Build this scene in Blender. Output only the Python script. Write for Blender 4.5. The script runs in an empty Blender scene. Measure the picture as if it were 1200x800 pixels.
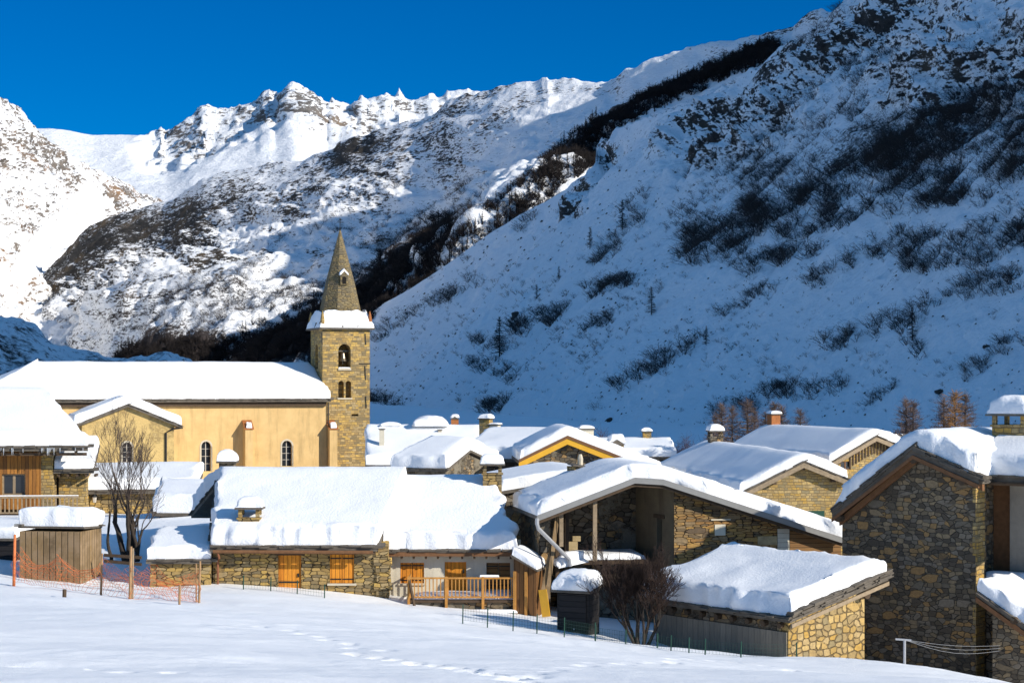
import bpy, bmesh, math, random
import numpy as np
from mathutils import Vector, Matrix
R = math.radians
scene = bpy.context.scene
COL = scene.collection
F, PX0, PY0, ZC = 2200.0, 600.0, 450.0, 9.0     # focal length in photo pixels, horizon, eye height in metres
SUN = Vector((0.78, -0.45, 0.42)).normalized()  # towards the sun

def W(px, py, Y):
    return Vector(((px - PX0) / F * Y, Y, ZC - (py - PY0) / F * Y))

# ------------------------------------------------------------------ camera, sky, sun
cam_d = bpy.data.cameras.new('camera'); cam = bpy.data.objects.new('camera', cam_d); COL.objects.link(cam)
cam.location = (0, 0, ZC); cam.rotation_euler = (R(90), 0, 0)
cam_d.sensor_width = 36; cam_d.lens = F / 1200 * 36; cam_d.shift_y = 50 / 1200
cam_d.clip_start = 0.5; cam_d.clip_end = 40000
scene.camera = cam
scene.view_settings.view_transform = 'Standard'
scene.view_settings.look = 'None'
scene.view_settings.exposure = 0.36
scene.view_settings.gamma = 1.0
scene.view_settings.use_curve_mapping = False
scene.cycles.use_denoising = True
scene.cycles.max_bounces = 8
scene.cycles.diffuse_bounces = 6
scene.cycles.glossy_bounces = 2
scene.cycles.sample_clamp_indirect = 4.0

sun_el = math.asin(SUN.z); sun_az = math.atan2(SUN.x, SUN.y)
world = bpy.data.worlds.new('World'); scene.world = world; world.use_nodes = True
wn = world.node_tree; wn.nodes.clear()
sky = wn.nodes.new('ShaderNodeTexSky'); sky.sky_type = 'NISHITA'; sky.sun_disc = False
sky.sun_elevation = sun_el; sky.sun_rotation = sun_az
sky.altitude = 3000; sky.air_density = 1.0; sky.dust_density = 0.0; sky.ozone_density = 4.0
# deep winter blue towards the horizon, paler and less saturated overhead
def hsv(h, s, v):
    n = wn.nodes.new('ShaderNodeHueSaturation'); n.inputs['Hue'].default_value = h; n.inputs['Saturation'].default_value = s; n.inputs['Value'].default_value = v
    wn.links.new(sky.outputs[0], n.inputs['Color']); return n.outputs[0]
tc = wn.nodes.new('ShaderNodeTexCoord'); sx = wn.nodes.new('ShaderNodeSeparateXYZ'); wn.links.new(tc.outputs['Generated'], sx.inputs[0])
mr = wn.nodes.new('ShaderNodeMapRange'); mr.inputs[1].default_value = 0.24; mr.inputs[2].default_value = 0.42; wn.links.new(sx.outputs[2], mr.inputs[0])
mx = wn.nodes.new('ShaderNodeMix'); mx.data_type = 'RGBA'; wn.links.new(mr.outputs[0], mx.inputs[0])
wn.links.new(hsv(0.511, 1.5, 0.84), mx.inputs[6]); wn.links.new(hsv(0.490, 1.10, 1.68), mx.inputs[7])
bg = wn.nodes.new('ShaderNodeBackground'); bg.inputs['Strength'].default_value = 0.088
wo = wn.nodes.new('ShaderNodeOutputWorld')
wn.links.new(mx.outputs[2], bg.inputs[0]); wn.links.new(bg.outputs[0], wo.inputs[0])
sl = bpy.data.lights.new('sun', 'SUN'); so = bpy.data.objects.new('sun', sl); COL.objects.link(so)
sl.energy = 4.4; sl.angle = R(0.53); sl.color = (1.0, 0.94, 0.84)
so.rotation_euler = SUN.to_track_quat('Z', 'Y').to_euler(); so.location = (60, -40, 60)

# ------------------------------------------------------------------ numpy noise
def _h(ix, iy, iz, seed):
    h = (ix.astype(np.int64) * 374761393 + iy.astype(np.int64) * 668265263 + iz.astype(np.int64) * 2147483647 + seed * 974711) & 0xFFFFFFFF
    h = ((h ^ (h >> 13)) * 1274126177) & 0xFFFFFFFF
    h = ((h ^ (h >> 16)) * 2246822519) & 0xFFFFFFFF
    return ((h ^ (h >> 15)) & 0xFFFFFF) / float(0xFFFFFF)
def vnoise(p, seed=0):
    p = np.asarray(p, float); i = np.floor(p).astype(np.int64); f = p - i
    f = f * f * f * (f * (f * 6 - 15) + 10)
    r = 0.0
    for dx in (0, 1):
        wx = f[..., 0] if dx else 1 - f[..., 0]
        for dy in (0, 1):
            wy = f[..., 1] if dy else 1 - f[..., 1]
            for dz in (0, 1):
                wz = f[..., 2] if dz else 1 - f[..., 2]
                r = r + wx * wy * wz * _h(i[..., 0] + dx, i[..., 1] + dy, i[..., 2] + dz, seed)
    return r * 2 - 1
def fbm(p, octs=5, seed=0, gain=0.5, lac=2.03):
    a, s, r = 1.0, 0.0, 0.0
    p = np.asarray(p, float)
    for k in range(octs):
        r = r + a * vnoise(p, seed + k * 17); s += a; a *= gain; p = p * lac + 13.7
    return r / s
def ridged(p, octs=5, seed=0, gain=0.55, lac=2.07):
    a, s, r, w = 1.0, 0.0, 0.0, 1.0
    p = np.asarray(p, float)
    for k in range(octs):
        n = (1 - np.abs(vnoise(p, seed + k * 31))) ** 2
        r = r + a * n * w; s += a; w = np.clip(n * 1.6, 0, 1); a *= gain; p = p * lac + 7.3
    return r / s
def sstep(a, b, x):
    t = np.clip((x - a) / (b - a), 0, 1); return t * t * (3 - 2 * t)

# ------------------------------------------------------------------ objects, names, labels
def mesh_obj(name, verts, faces, mat=None, parent=None, smooth=False, attrs=None):
    me = bpy.data.meshes.new(name)
    verts = np.asarray(verts, dtype=np.float64)
    if isinstance(faces, np.ndarray):
        n, k = faces.shape
        me.vertices.add(len(verts)); me.vertices.foreach_set('co', verts.astype(np.float32).ravel())
        me.loops.add(n * k); me.loops.foreach_set('vertex_index', faces.astype(np.int32).ravel())
        me.polygons.add(n); me.polygons.foreach_set('loop_start', np.arange(0, n * k, k, dtype=np.int32))
        me.update(calc_edges=True)
    else:
        me.from_pydata([tuple(v) for v in verts], [], [tuple(f) for f in faces])
    if smooth:
        me.polygons.foreach_set('use_smooth', np.ones(len(me.polygons), dtype=bool))
    if attrs:
        for k_, a in attrs.items():
            at = me.attributes.new(k_, 'FLOAT', 'POINT'); at.data.foreach_set('value', np.asarray(a, dtype=np.float32).ravel())
    me.validate(); me.update()
    o = bpy.data.objects.new(name, me); COL.objects.link(o)
    if mat: me.materials.append(mat)
    if parent: o.parent = parent
    return o
def tag(o, label=None, cat=None, group=None, kind=None):
    if label: o['label'] = label
    if cat: o['category'] = cat
    if group: o['group'] = group
    if kind: o['kind'] = kind
    return o
def thing(name, label, cat, loc=(0, 0, 0), rz=0.0, group=None):
    o = bpy.data.objects.new(name, None); COL.objects.link(o); o.empty_display_size = 0.3
    o.location = loc; o.rotation_euler = (0, 0, rz)
    return tag(o, label, cat, group)
def copy_tree(o, parent=None):
    c = o.copy(); COL.objects.link(c)
    if parent: c.parent = parent
    for ch in o.children: copy_tree(ch, c)
    return c

# ------------------------------------------------------------------ mesh builder
class MB:
    def __init__(s): s.v = []; s.f = []
    def add(s, vs, fs):
        b = len(s.v); s.k = getattr(s, 'k', []); s.k.append((b, len(vs), len(s.f), len(fs))); s.v.extend(Vector(v) for v in vs); s.f.extend(tuple(b + i for i in f) for f in fs); return s
    def box(s, x0, x1, y0, y1, z0, z1, m=None):
        vs = [Vector(v) for v in ((x0,y0,z0),(x1,y0,z0),(x1,y1,z0),(x0,y1,z0),(x0,y0,z1),(x1,y0,z1),(x1,y1,z1),(x0,y1,z1))]
        if m is not None: vs = [m @ v for v in vs]
        return s.add(vs, [(0,3,2,1),(4,5,6,7),(0,1,5,4),(1,2,6,5),(2,3,7,6),(3,0,4,7)])
    def rbox(s, c, size, rot=(0,0,0), jit=0.0, rng=None):
        from mathutils import Euler
        m = Matrix.Translation(c) @ Euler(rot).to_matrix().to_4x4()
        a, b, h = size[0]/2, size[1]/2, size[2]/2
        vs = [Vector(v) for v in ((-a,-b,-h),(a,-b,-h),(a,b,-h),(-a,b,-h),(-a,-b,h),(a,-b,h),(a,b,h),(-a,b,h))]
        if jit and rng: vs = [v + Vector((rng.uniform(-jit,jit)*a, rng.uniform(-jit,jit)*b, rng.uniform(-jit,jit)*h)) for v in vs]
        return s.add([m @ v for v in vs], [(0,3,2,1),(4,5,6,7),(0,1,5,4),(1,2,6,5),(2,3,7,6),(3,0,4,7)])
    def bar(s, a, b, w, h, up=Vector((0,0,1))):
        a = Vector(a); b = Vector(b); d = (b - a).normalized()
        sd = d.cross(up)
        if sd.length < 1e-4: sd = d.cross(Vector((0,1,0)))
        sd.normalize(); u = sd.cross(d)
        vs = []
        for p in (a, b):
            vs += [p - sd*w/2 - u*h/2, p + sd*w/2 - u*h/2, p + sd*w/2 + u*h/2, p - sd*w/2 + u*h/2]
        return s.add(vs, [(3,2,1,0),(4,5,6,7),(0,1,5,4),(1,2,6,5),(2,3,7,6),(3,0,4,7)])
    def build_each(s, name, mat, parent=None, **kw):
        # every piece that was added becomes an object of its own
        for b, nv, f0, nf in s.k:
            m = MB(); m.v = s.v[b:b+nv]; m.f = [tuple(i - b for i in f) for f in s.f[f0:f0+nf]]; m.build(name, mat, parent, **kw)
    def tube(s, pts, rad, n=6, cap=True):
        t = MB(); t._tube(pts, rad, n, cap); return s.add(t.v, t.f)
    def lathe(s, c, prof, n=12):
        t = MB(); t._lathe(c, prof, n); return s.add(t.v, t.f)
    def _tube(s, pts, rad, n=6, cap=True):
        pts = [Vector(p) for p in pts]
        if not isinstance(rad, (list, tuple)): rad = [rad] * len(pts)
        b = len(s.v); ref = Vector((0.31, 0.17, 0.93))
        for i, p in enumerate(pts):
            d = (pts[min(i+1, len(pts)-1)] - pts[max(i-1, 0)])
            d = d.normalized() if d.length > 1e-9 else Vector((0,0,1))
            u = d.cross(ref)
            if u.length < 1e-3: u = d.cross(Vector((1,0,0)))
            u.normalize(); w = d.cross(u)
            for k in range(n):
                a = 2*math.pi*k/n
                s.v.append(p + (u*math.cos(a) + w*math.sin(a)) * rad[i])
        for i in range(len(pts)-1):
            for k in range(n):
                s.f.append((b+i*n+k, b+i*n+(k+1)%n, b+(i+1)*n+(k+1)%n, b+(i+1)*n+k))
        if cap:
            s.f.append(tuple(b+k for k in reversed(range(n)))); e = b+(len(pts)-1)*n
            s.f.append(tuple(e+k for k in range(n)))
        return s
    def prism(s, poly, d, axis):
        """polygon (list of 3-D points) swept by vector axis*d"""
        n = len(poly); a = [Vector(p) for p in poly]; b = [p + Vector(axis)*d for p in a]
        return s.add(a + b, [tuple(reversed(range(n))), tuple(range(n, 2*n))] + [(i, (i+1)%n, n+(i+1)%n, n+i) for i in range(n)])
    def _lathe(s, c, prof, n=12):
        b = len(s.v)
        for r, z in prof:
            for k in range(n):
                a = 2*math.pi*k/n; s.v.append(Vector((c[0]+r*math.cos(a), c[1]+r*math.sin(a), c[2]+z)))
        for i in range(len(prof)-1):
            for k in range(n):
                s.f.append((b+i*n+k, b+i*n+(k+1)%n, b+(i+1)*n+(k+1)%n, b+(i+1)*n+k))
        s.f.append(tuple(b+k for k in reversed(range(n)))); e = b+(len(prof)-1)*n
        s.f.append(tuple(e+k for k in range(n)))
        return s
    def build(s, name, mat, parent=None, smooth=False, fix=True, bevel=0.0):
        me = bpy.data.meshes.new(name); me.from_pydata([tuple(v) for v in s.v], [], s.f)
        if fix:
            bm = bmesh.new(); bm.from_mesh(me); bmesh.ops.recalc_face_normals(bm, faces=bm.faces); bm.to_mesh(me); bm.free()
        # wall-plane UVs in metres: u along the face horizontally, v up
        uv = me.uv_layers.new(name='uv')
        for p in me.polygons:
            n = p.normal
            t = Vector((-n.y, n.x, 0))
            if abs(n.z) > 0.8 or t.length < 1e-4:
                for li in p.loop_indices:
                    c = me.vertices[me.loops[li].vertex_index].co; uv.data[li].uv = (c.x, c.y)
            else:
                t.normalize(); q = n.cross(t)
                for li in p.loop_indices:
                    c = me.vertices[me.loops[li].vertex_index].co; uv.data[li].uv = (c.dot(t), c.dot(q))
        if smooth: me.polygons.foreach_set('use_smooth', np.ones(len(me.polygons), dtype=bool))
        o = bpy.data.objects.new(name, me); COL.objects.link(o)
        if mat: me.materials.append(mat)
        if parent: o.parent = parent
        return o

# ------------------------------------------------------------------ materials
class NT:
    def __init__(s, name):
        s.m = bpy.data.materials.new(name); s.m.use_nodes = True; s.t = s.m.node_tree; s.t.nodes.clear()
        s.out = s.n('ShaderNodeOutputMaterial'); s.b = s.n('ShaderNodeBsdfPrincipled')
        s.t.links.new(s.b.outputs[0], s.out.inputs[0])
    def n(s, typ, **kw):
        n = s.t.nodes.new(typ)
        for k, v in kw.items(): setattr(n, k, v)
        return n
    def set(s, sock, val):
        if hasattr(val, 'is_output') or isinstance(val, bpy.types.NodeSocket): s.t.links.new(val, sock)
        else:
            if isinstance(val, (tuple, list)) and len(val) == 3 and sock.type == 'RGBA': val = (*val, 1)
            sock.default_value = val
    def math(s, op, a, b=None, c=None, clamp=False):
        n = s.n('ShaderNodeMath', operation=op, use_clamp=clamp); s.set(n.inputs[0], a)
        if b is not None: s.set(n.inputs[1], b)
        if c is not None: s.set(n.inputs[2], c)
        return n.outputs[0]
    def mix(s, f, a, b, blend='MIX'):
        n = s.n('ShaderNodeMix', data_type='RGBA', blend_type=blend)
        s.set(n.inputs[0], f); s.set(n.inputs[6], a); s.set(n.inputs[7], b); return n.outputs[2]
    def ramp(s, f, stops, interp='LINEAR'):
        n = s.n('ShaderNodeValToRGB'); s.set(n.inputs[0], f); r = n.color_ramp; r.interpolation = interp
        while len(r.elements) < len(stops): r.elements.new(0.5)
        for e, (p, c) in zip(r.elements, stops):
            e.position = p; e.color = (*c, 1) if len(c) == 3 else c
        return n.outputs[0]
    def noise(s, vec, scale, detail=4, rough=0.55, dist=0.0, dim='3D'):
        n = s.n('ShaderNodeTexNoise', noise_dimensions=dim); s.set(n.inputs['Vector'], vec); s.set(n.inputs['Scale'], scale)
        n.inputs['Detail'].default_value = detail; n.inputs['Roughness'].default_value = rough; n.inputs['Distortion'].default_value = dist
        return n.outputs[0]
    def voro(s, vec, scale, feature='F1', dim='2D', rnd=1.0):
        n = s.n('ShaderNodeTexVoronoi', voronoi_dimensions=dim, feature=feature); s.set(n.inputs['Vector'], vec); n.inputs['Scale'].default_value = scale
        n.inputs['Randomness'].default_value = rnd
        return n
    def mapping(s, vec, scale=(1,1,1), rot=(0,0,0), loc=(0,0,0)):
        n = s.n('ShaderNodeMapping'); s.set(n.inputs[0], vec)
        n.inputs['Scale'].default_value = scale; n.inputs['Rotation'].default_value = rot; n.inputs['Location'].default_value = loc
        return n.outputs[0]
    def coord(s, which='Object'): return s.n('ShaderNodeTexCoord').outputs[which]
    def attr(s, name): return s.n('ShaderNodeAttribute', attribute_name=name).outputs['Fac']
    def maprange(s, v, a, b, c=0.0, d=1.0):
        n = s.n('ShaderNodeMapRange'); s.set(n.inputs[0], v)
        for i, x in enumerate((a, b, c, d)): n.inputs[i+1].default_value = x
        return n.outputs[0]
    def bump(s, h, strength=0.5, dist=0.05, normal=None):
        n = s.n('ShaderNodeBump'); s.set(n.inputs['Height'], h); n.inputs['Strength'].default_value = strength; n.inputs['Distance'].default_value = dist
        if normal is not None: s.set(n.inputs['Normal'], normal)
        return n.outputs[0]
    def base(s, col, rough=0.8, normal=None, spec=0.3, metal=0.0):
        s.set(s.b.inputs['Base Color'], col); s.set(s.b.inputs['Roughness'], rough)
        s.b.inputs['Specular IOR Level'].default_value = spec; s.b.inputs['Metallic'].default_value = metal
        if normal is not None: s.set(s.b.inputs['Normal'], normal)
        return s.m
# ------------------------------------------------------------------ snow materials
def snow_material(name, grain=55.0, grain_s=0.35, lump=1.2, lump_s=0.35, lump_d=0.12, grain_d=0.02):
    t = NT(name); c = t.coord('Object')
    g = t.noise(c, grain, 3, 0.7); l = t.noise(c, lump, 4, 0.55)
    n1 = t.bump(l, lump_s, lump_d); n2 = t.bump(g, grain_s, grain_d, n1)
    col = t.ramp(t.noise(c, 0.7, 4, 0.6), [(0.3, (0.90, 0.90, 0.895)), (0.7, (0.935, 0.935, 0.93))])
    return t.base(col, 0.55, n2, 0.25)
M_SNOW = snow_material('snow', 26, 0.7, 0.8, 0.4, 0.16)
M_ROOFSNOW = snow_material('roof_snow', 9, 0.85, 0.9, 0.2, 0.08, 0.035)

def mountain_material(name, sc, rock_a, rock_b, rock_c, brush=(0.045, 0.036, 0.03), strata=(1, 1, 1), srot=(0, 0, 0), hard=0.09, snow_bump=0.5):
    t = NT(name); c = t.coord('Object')
    cs = t.mapping(c, strata, srot)
    fine = t.noise(cs, sc, 7, 0.68); med = t.noise(cs, sc * 0.22, 5, 0.6)
    speck = t.noise(c, sc * 3.1, 4, 0.7)
    rk = t.attr('rock')
    v = t.math('ADD', t.math('ADD', rk, t.math('MULTIPLY', t.math('SUBTRACT', fine, 0.5), 2.0)), t.math('MULTIPLY', t.math('SUBTRACT', med, 0.5), 0.9))
    v = t.math('ADD', v, t.math('MULTIPLY', t.math('SUBTRACT', speck, 0.5), 0.5))
    mask = t.maprange(v, 0.5 - hard, 0.5 + hard)
    rc = t.mix(t.maprange(t.noise(cs, sc * 0.7, 5, 0.65), 0.35, 0.65), rock_a, rock_b)
    rc = t.mix(t.maprange(t.noise(c, sc * 0.12, 4, 0.6), 0.5, 0.68), rc, rock_c)
    snow = t.ramp(t.noise(c, sc * 0.25, 4, 0.6), [(0.3, (0.89, 0.89, 0.895)), (0.7, (0.93, 0.93, 0.93))])
    br = t.attr('brush')
    bv = t.math('ADD', br, t.math('ADD', t.math('MULTIPLY', t.math('SUBTRACT', t.noise(c, sc * 2.2, 5, 0.7), 0.5), 1.8), t.math('MULTIPLY', t.math('SUBTRACT', med, 0.5), 0.8)))
    bm_ = t.maprange(bv, 0.38, 0.72)
    col = t.mix(mask, snow, rc); col = t.mix(bm_, col, brush)
    hgt = t.math('ADD', t.math('MULTIPLY', fine, 0.7), t.math('MULTIPLY', speck, 0.3))
    nb = t.bump(hgt, snow_bump, 1.2 / sc)
    return t.base(col, 0.85, nb, 0.15)

def poly(pts, x):
    a = np.array(pts, float); return np.interp(x, a[:, 0], a[:, 1])

def mountain(name, mat, pxs, base, crest, depth, nv, disp, rock, brush, label_kind='structure', back=(400, 300), vpow=1.0, smooth=24.0, cap=None, cpow=14):
    """Surface of one mountain: columns by bearing, rows from its foot to its crest, then its far side falling away."""
    pxs = np.asarray(pxs, float); nu = len(pxs)
    b = base(pxs); c = crest(pxs)
    v = np.linspace(0, 1, nv) ** vpow
    PX = np.repeat(pxs[None, :], nv, 0); V = np.repeat(v[:, None], nu, 1)
    k_ = np.exp(-0.5 * ((pxs[:, None] - pxs[None, :]) / smooth) ** 2); cs_ = (k_ * c[None, :]).sum(1) / k_.sum(1)
    PY = b[None, :] + (cs_ - b)[None, :] * V + (c - cs_)[None, :] * V ** cpow
    Y = depth(PX, PY, V)
    P = np.stack([(PX - PX0) / F * Y, Y, ZC - (PY - PY0) / F * Y], -1)
    gu = np.gradient(P, axis=1); gv = np.gradient(P, axis=0)
    N = np.cross(gu, gv); N /= np.maximum(np.linalg.norm(N, axis=-1, keepdims=True), 1e-9)
    P = P + disp(P, PX, PY, V, N)
    if cap:
        over = np.maximum(P[..., 2] - cap, 0) * sstep(1215, 1420, PX); P[..., 2] -= over * 1.35  # folds the out-of-view crest down to limit the shadow it casts
    gu = np.gradient(P, axis=1); gv = np.gradient(P, axis=0)
    N2 = np.cross(gu, gv); N2 /= np.maximum(np.linalg.norm(N2, axis=-1, keepdims=True), 1e-9)
    rk = rock(P, PX, PY, V, N2); bs = brush(P, PX, PY, V, N2)
    nb = 6; crestP = P[-1]
    rows = [P]; rks = [rk]; bss = [bs]
    for k in range(1, nb + 1):
        f_ = k / nb
        q = crestP + np.array([0.0, back[0] * f_, -back[1] * f_ ** 1.3])
        # falls away along the line of sight's ground direction so that it keeps behind the crest
        q[:, 0] = crestP[:, 0] * (q[:, 1] / crestP[:, 1])
        rows.append(q[None]); rks.append(rk[-1:]); bss.append(bs[-1:])
    P = np.concatenate(rows, 0); rk = np.concatenate(rks, 0); bs = np.concatenate(bss, 0)
    n0 = P.shape[0]
    idx = np.arange(n0 * nu).reshape(n0, nu)
    fs = np.stack([idx[:-1, :-1], idx[:-1, 1:], idx[1:, 1:], idx[1:, :-1]], -1).reshape(-1, 4)
    o = mesh_obj(name, P.reshape(-1, 3), fs, mat, smooth=True, attrs={'rock': rk, 'brush': bs})
    tag(o, kind=label_kind)
    return o, P[:nv], N2, (PX, PY, V)

def seg_mask(PX, PY, pts, width):
    """1 near a polyline given in bearing/elevation coordinates, 0 further than width"""
    d = np.full(PX.shape, 1e9)
    for (x0, y0), (x1, y1) in zip(pts[:-1], pts[1:]):
        dx, dy = x1 - x0, y1 - y0; L = dx * dx + dy * dy
        t = np.clip(((PX - x0) * dx + (PY - y0) * dy) / L, 0, 1)
        d = np.minimum(d, np.hypot(PX - x0 - t * dx, PY - y0 - t * dy))
    return sstep(width, width * 0.25, d)

# ---- far snow peaks with the glacier
crest1 = [(-300,150),(30,150),(60,150),(110,158),(155,158),(184,157),(188,153),(194,158),(205,150),(222,136),(236,129),(262,127),(285,121),(300,119),(306,109),(316,106),(323,113),(331,103),(338,96),(343,95),(350,98),(366,108),(381,120),(384,125),(388,117),(400,119),(418,121),(424,113),(430,118),(440,115),(452,109),(462,112),(468,105),(476,112),(486,113),(500,108),(512,112),(524,107),(540,108),(580,106),(640,110),(760,110),(900,90),(1100,120)]
def d1(PX, PY, V): return 5000 + 2200 * V
def disp1(P, PX, PY, V, N):
    q = P / 620.0
    pk = np.maximum(seg_mask(PX, PY, [(195,165),(262,135),(320,118),(350,110),(390,135),(470,115),(560,115)], 50), 0.0)
    pk = pk * sstep(0.35, 0.72, V)
    h = ((ridged(q * 1.0, 7, 3) - 0.45) * 200 + (ridged(q * 5.0, 4, 4) - 0.45) * 38) * (0.12 + 0.88 * pk)
    h += fbm(q * 0.5, 4, 9) * 45
    fade = sstep(0.0, 0.1, 1 - V) * 0.75 + 0.25
    out = N * (h * fade)[..., None]
    out *= (1 - 0.7 * sstep(0.75, 1.0, V))[..., None]
    out[..., 2] += ((ridged(P / 90.0, 4, 5) - .4) * 34 * sstep(0.8, 1.0, V) * (0.12 + pk))
    return out
def rock1(P, PX, PY, V, N):
    pk = np.maximum(seg_mask(PX, PY, [(205,155),(262,138),(310,125),(350,118),(375,140),(440,150)], 36), seg_mask(PX, PY, [(385,125),(470,118),(560,115)], 22) * 0.8)
    steep = sstep(0.86, 0.5, N[..., 2])
    return 0.06 + pk * (0.24 + 0.24 * steep) + 0.08 * steep
m1 = mountain_material('far_peak_rock_and_snow', 0.034, (0.18, 0.16, 0.145), (0.09, 0.085, 0.08), (0.24, 0.18, 0.13), strata=(1, 1, 2.6), srot=(0.3, 0.75, 0))
mountain('mountain_peaks', m1, np.linspace(-160, 1000, 620), lambda x: np.full_like(x, 262.0), lambda x: poly(crest1, x), d1, 150, disp1, rock1, lambda P, *a: np.zeros(P.shape[:2]), back=(900, 700), smooth=9.0, cpow=3.5)

# ---- sunny mountain on the left
crest2 = [(-700,-80),(-400,20),(-150,72),(-60,95),(0,115),(18,127),(34,145),(50,160),(60,172),(78,178),(100,185),(116,197),(130,206),(150,214),(170,225),(186,231),(198,233),(215,246),(260,262),(330,300)]
def d2(PX, PY, V): return (1900 + 500 * np.clip(PX / 200, -2, 1.2)) + V * (1300 + 900 * np.clip(PX / 200, -1, 1.2))
def disp2(P, PX, PY, V, N):
    q = P / 260.0
    h = (ridged(q, 7, 21) - 0.45) * 105 + (ridged(q * 4.0, 5, 25) - 0.45) * 22 + fbm(q * 12.0, 3, 27) * 5
    out = N * (h * (0.25 + 0.75 * sstep(0, 0.12, 1 - V)))[..., None]
    out[..., 2] += fbm(P / 30.0, 3, 6) * 6 * sstep(0.85, 1, V)
    return out
def rock2(P, PX, PY, V, N):
    steep = sstep(0.9, 0.55, N[..., 2])
    a = 0.20 + 0.22 * steep + 0.16 * fbm(P / 300.0, 3, 61)
    a += 0.2 * seg_mask(PX, PY, [(-20,165),(30,185),(90,205),(130,220)], 36)
    a += 0.22 * seg_mask(PX, PY, [(110,240),(150,228),(185,235)], 16) + 0.2 * seg_mask(PX, PY, [(0,262),(25,275)], 10)
    a -= 0.3 * seg_mask(PX, PY, [(0,345),(40,300),(80,262),(110,215),(70,180)], 26)
    return a
m2 = mountain_material('sunny_mountain_rock_and_snow', 0.075, (0.20, 0.165, 0.135), (0.10, 0.09, 0.08), (0.28, 0.17, 0.095), strata=(1, 1, 2.2), srot=(0.2, 0.35, 0))
mountain('mountain', m2, np.linspace(-420, 330, 430), lambda x: poly([(-700,470),(330,430)], x), lambda x: poly(crest2, x), d2, 260, disp2, rock2,
         lambda P, PX, PY, V, N: 0.0 * V, back=(900, 900))

# ---- broad rocky spur in the middle
crest3 = [(-300,470),(-60,395),(0,372),(22,356),(36,340),(48,322),(60,309),(76,292),(90,276),(104,264),(120,257),(140,250),(160,242),(182,236),(200,231),(216,220),(236,206),(252,202),(262,199),(280,197),(300,194),(325,190),(350,184),(374,179),(392,172),(399,163),(412,160),(424,157),(440,149),(460,146),(480,143),(500,132),(520,121),(540,113),(560,107),(580,102),(600,98),(618,95),(628,93),(634,88),(641,86),(648,91),(664,92),(690,93),(712,95),(720,92),(729,82),(736,76),(746,75),(760,69),(785,60),(820,51),(850,47),(880,43),(915,37),(930,34),(940,24),(950,16),(962,11),(972,14),(985,22),(1010,0),(1050,-130),(1090,-230),(1130,-150),(1170,-260),(1210,-140),(1250,-260),(1300,-180),(1400,-280)]  # last points: unseen crest added right of view to throw shade across the spur
def d3(PX, PY, V):
    cY = 2700 - 860 * np.clip(PX / 960, -0.4, 1.6)
    bY = 1250 + 350 * np.clip((430 - PX) / 430, -0.6, 1.2)
    return bY + (cY - bY) * V
def disp3(P, PX, PY, V, N):
    # terraced cliffs on the knob, long ribs running down the slope elsewhere
    q = P / 150.0
    knob = seg_mask(PX, PY, [(60,330),(120,290),(220,250),(330,205),(420,180)], 85)
    top = seg_mask(PX, PY, [(400,185),(470,160),(560,120),(700,105)], 55)
    rg = (ridged(q * np.array([1.0, 1.0, 1.6]), 7, 41, .62) - 0.45)
    # ribs: coordinate across the fall line
    u = P[..., 0] * 0.62 + P[..., 1] * 0.30 - P[..., 2] * 0.35
    w = P[..., 0] * -0.38 + P[..., 1] * 0.50 + P[..., 2] * 0.3
    ua = (PY + 0.50 * PX) + 14 * fbm(P / 300.0, 3, 46); wa = PX - 0.5 * PY     # ribs and hollows run down the slope towards the valley's end
    rib = fbm(np.stack([ua / 90.0, wa / 460.0, 0 * ua], -1), 2, 47) + .36 * fbm(np.stack([ua / 24.0, wa / 150.0, 0 * ua], -1), 5, 48, .6)
    led = fbm(np.stack([P[..., 0] / 160, P[..., 1] / 160, (P[..., 2] + 0.22 * P[..., 0]) / 24.0], -1), 4, 52)
    h = rg * (7 + 40 * np.maximum(knob, 0.8 * top)) + rib * 105 * (1 - 0.5 * knob) + led * (5 + 20 * np.maximum(knob, top * 0.8))
    h += fbm(P / 600.0, 2, 58) * 36
    out = N * (h * (0.08 + 0.92 * sstep(0, 0.3, 1 - V)))[..., None]
    out[..., 2] += fbm(P / 34.0, 4, 66) * 7 * sstep(0.9, 1, V)
    return out
def rock3(P, PX, PY, V, N):
    knob = seg_mask(PX, PY, [(50,335),(110,285),(200,250),(300,212),(400,190)], 80)
    knob2 = seg_mask(PX, PY, [(75,330),(130,275),(210,262),(240,300)], 46)
    top = seg_mask(PX, PY, [(400,180),(470,160),(540,125),(640,98),(720,96)], 22)
    steep = sstep(0.92, 0.55, N[..., 2])
    g = fbm(P / 170.0, 4, 71)
    a = 0.07 + 0.22 * knob + 0.27 * knob2 + 0.24 * top + 0.20 * steep + 0.22 * g
    a += 0.26 * fbm(np.stack([(PY + .42 * PX) / 15.0, (PX - .42 * PY) / 90.0, 0 * PX], -1), 4, 73)
    a += 0.12 * seg_mask(PX, PY, [(350,200),(440,190),(520,165)], 26) + 0.10 * seg_mask(PX, PY, [(150,350),(260,320),(380,290)], 30)
    return a
def brush3(P, PX, PY, V, N):
    wood = np.maximum.reduce([seg_mask(PX, PY, [(415,378),(480,326),(560,274),(640,216),(705,160)], 30), seg_mask(PX, PY, [(720,146),(800,104),(905,58)], 18), seg_mask(PX, PY, [(130,425),(220,412),(300,402),(430,378)], 30)])
    low = seg_mask(PX, PY, [(60,395),(200,390),(300,370),(430,330),(560,262)], 70)
    return low * (0.38 + 0.5 * fbm(np.stack([(PY + .45 * PX) / 16.0, (PX - .45 * PY) / 110.0, 0 * PX], -1), 4, 81)) - 0.05 + .85 * wood
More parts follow.
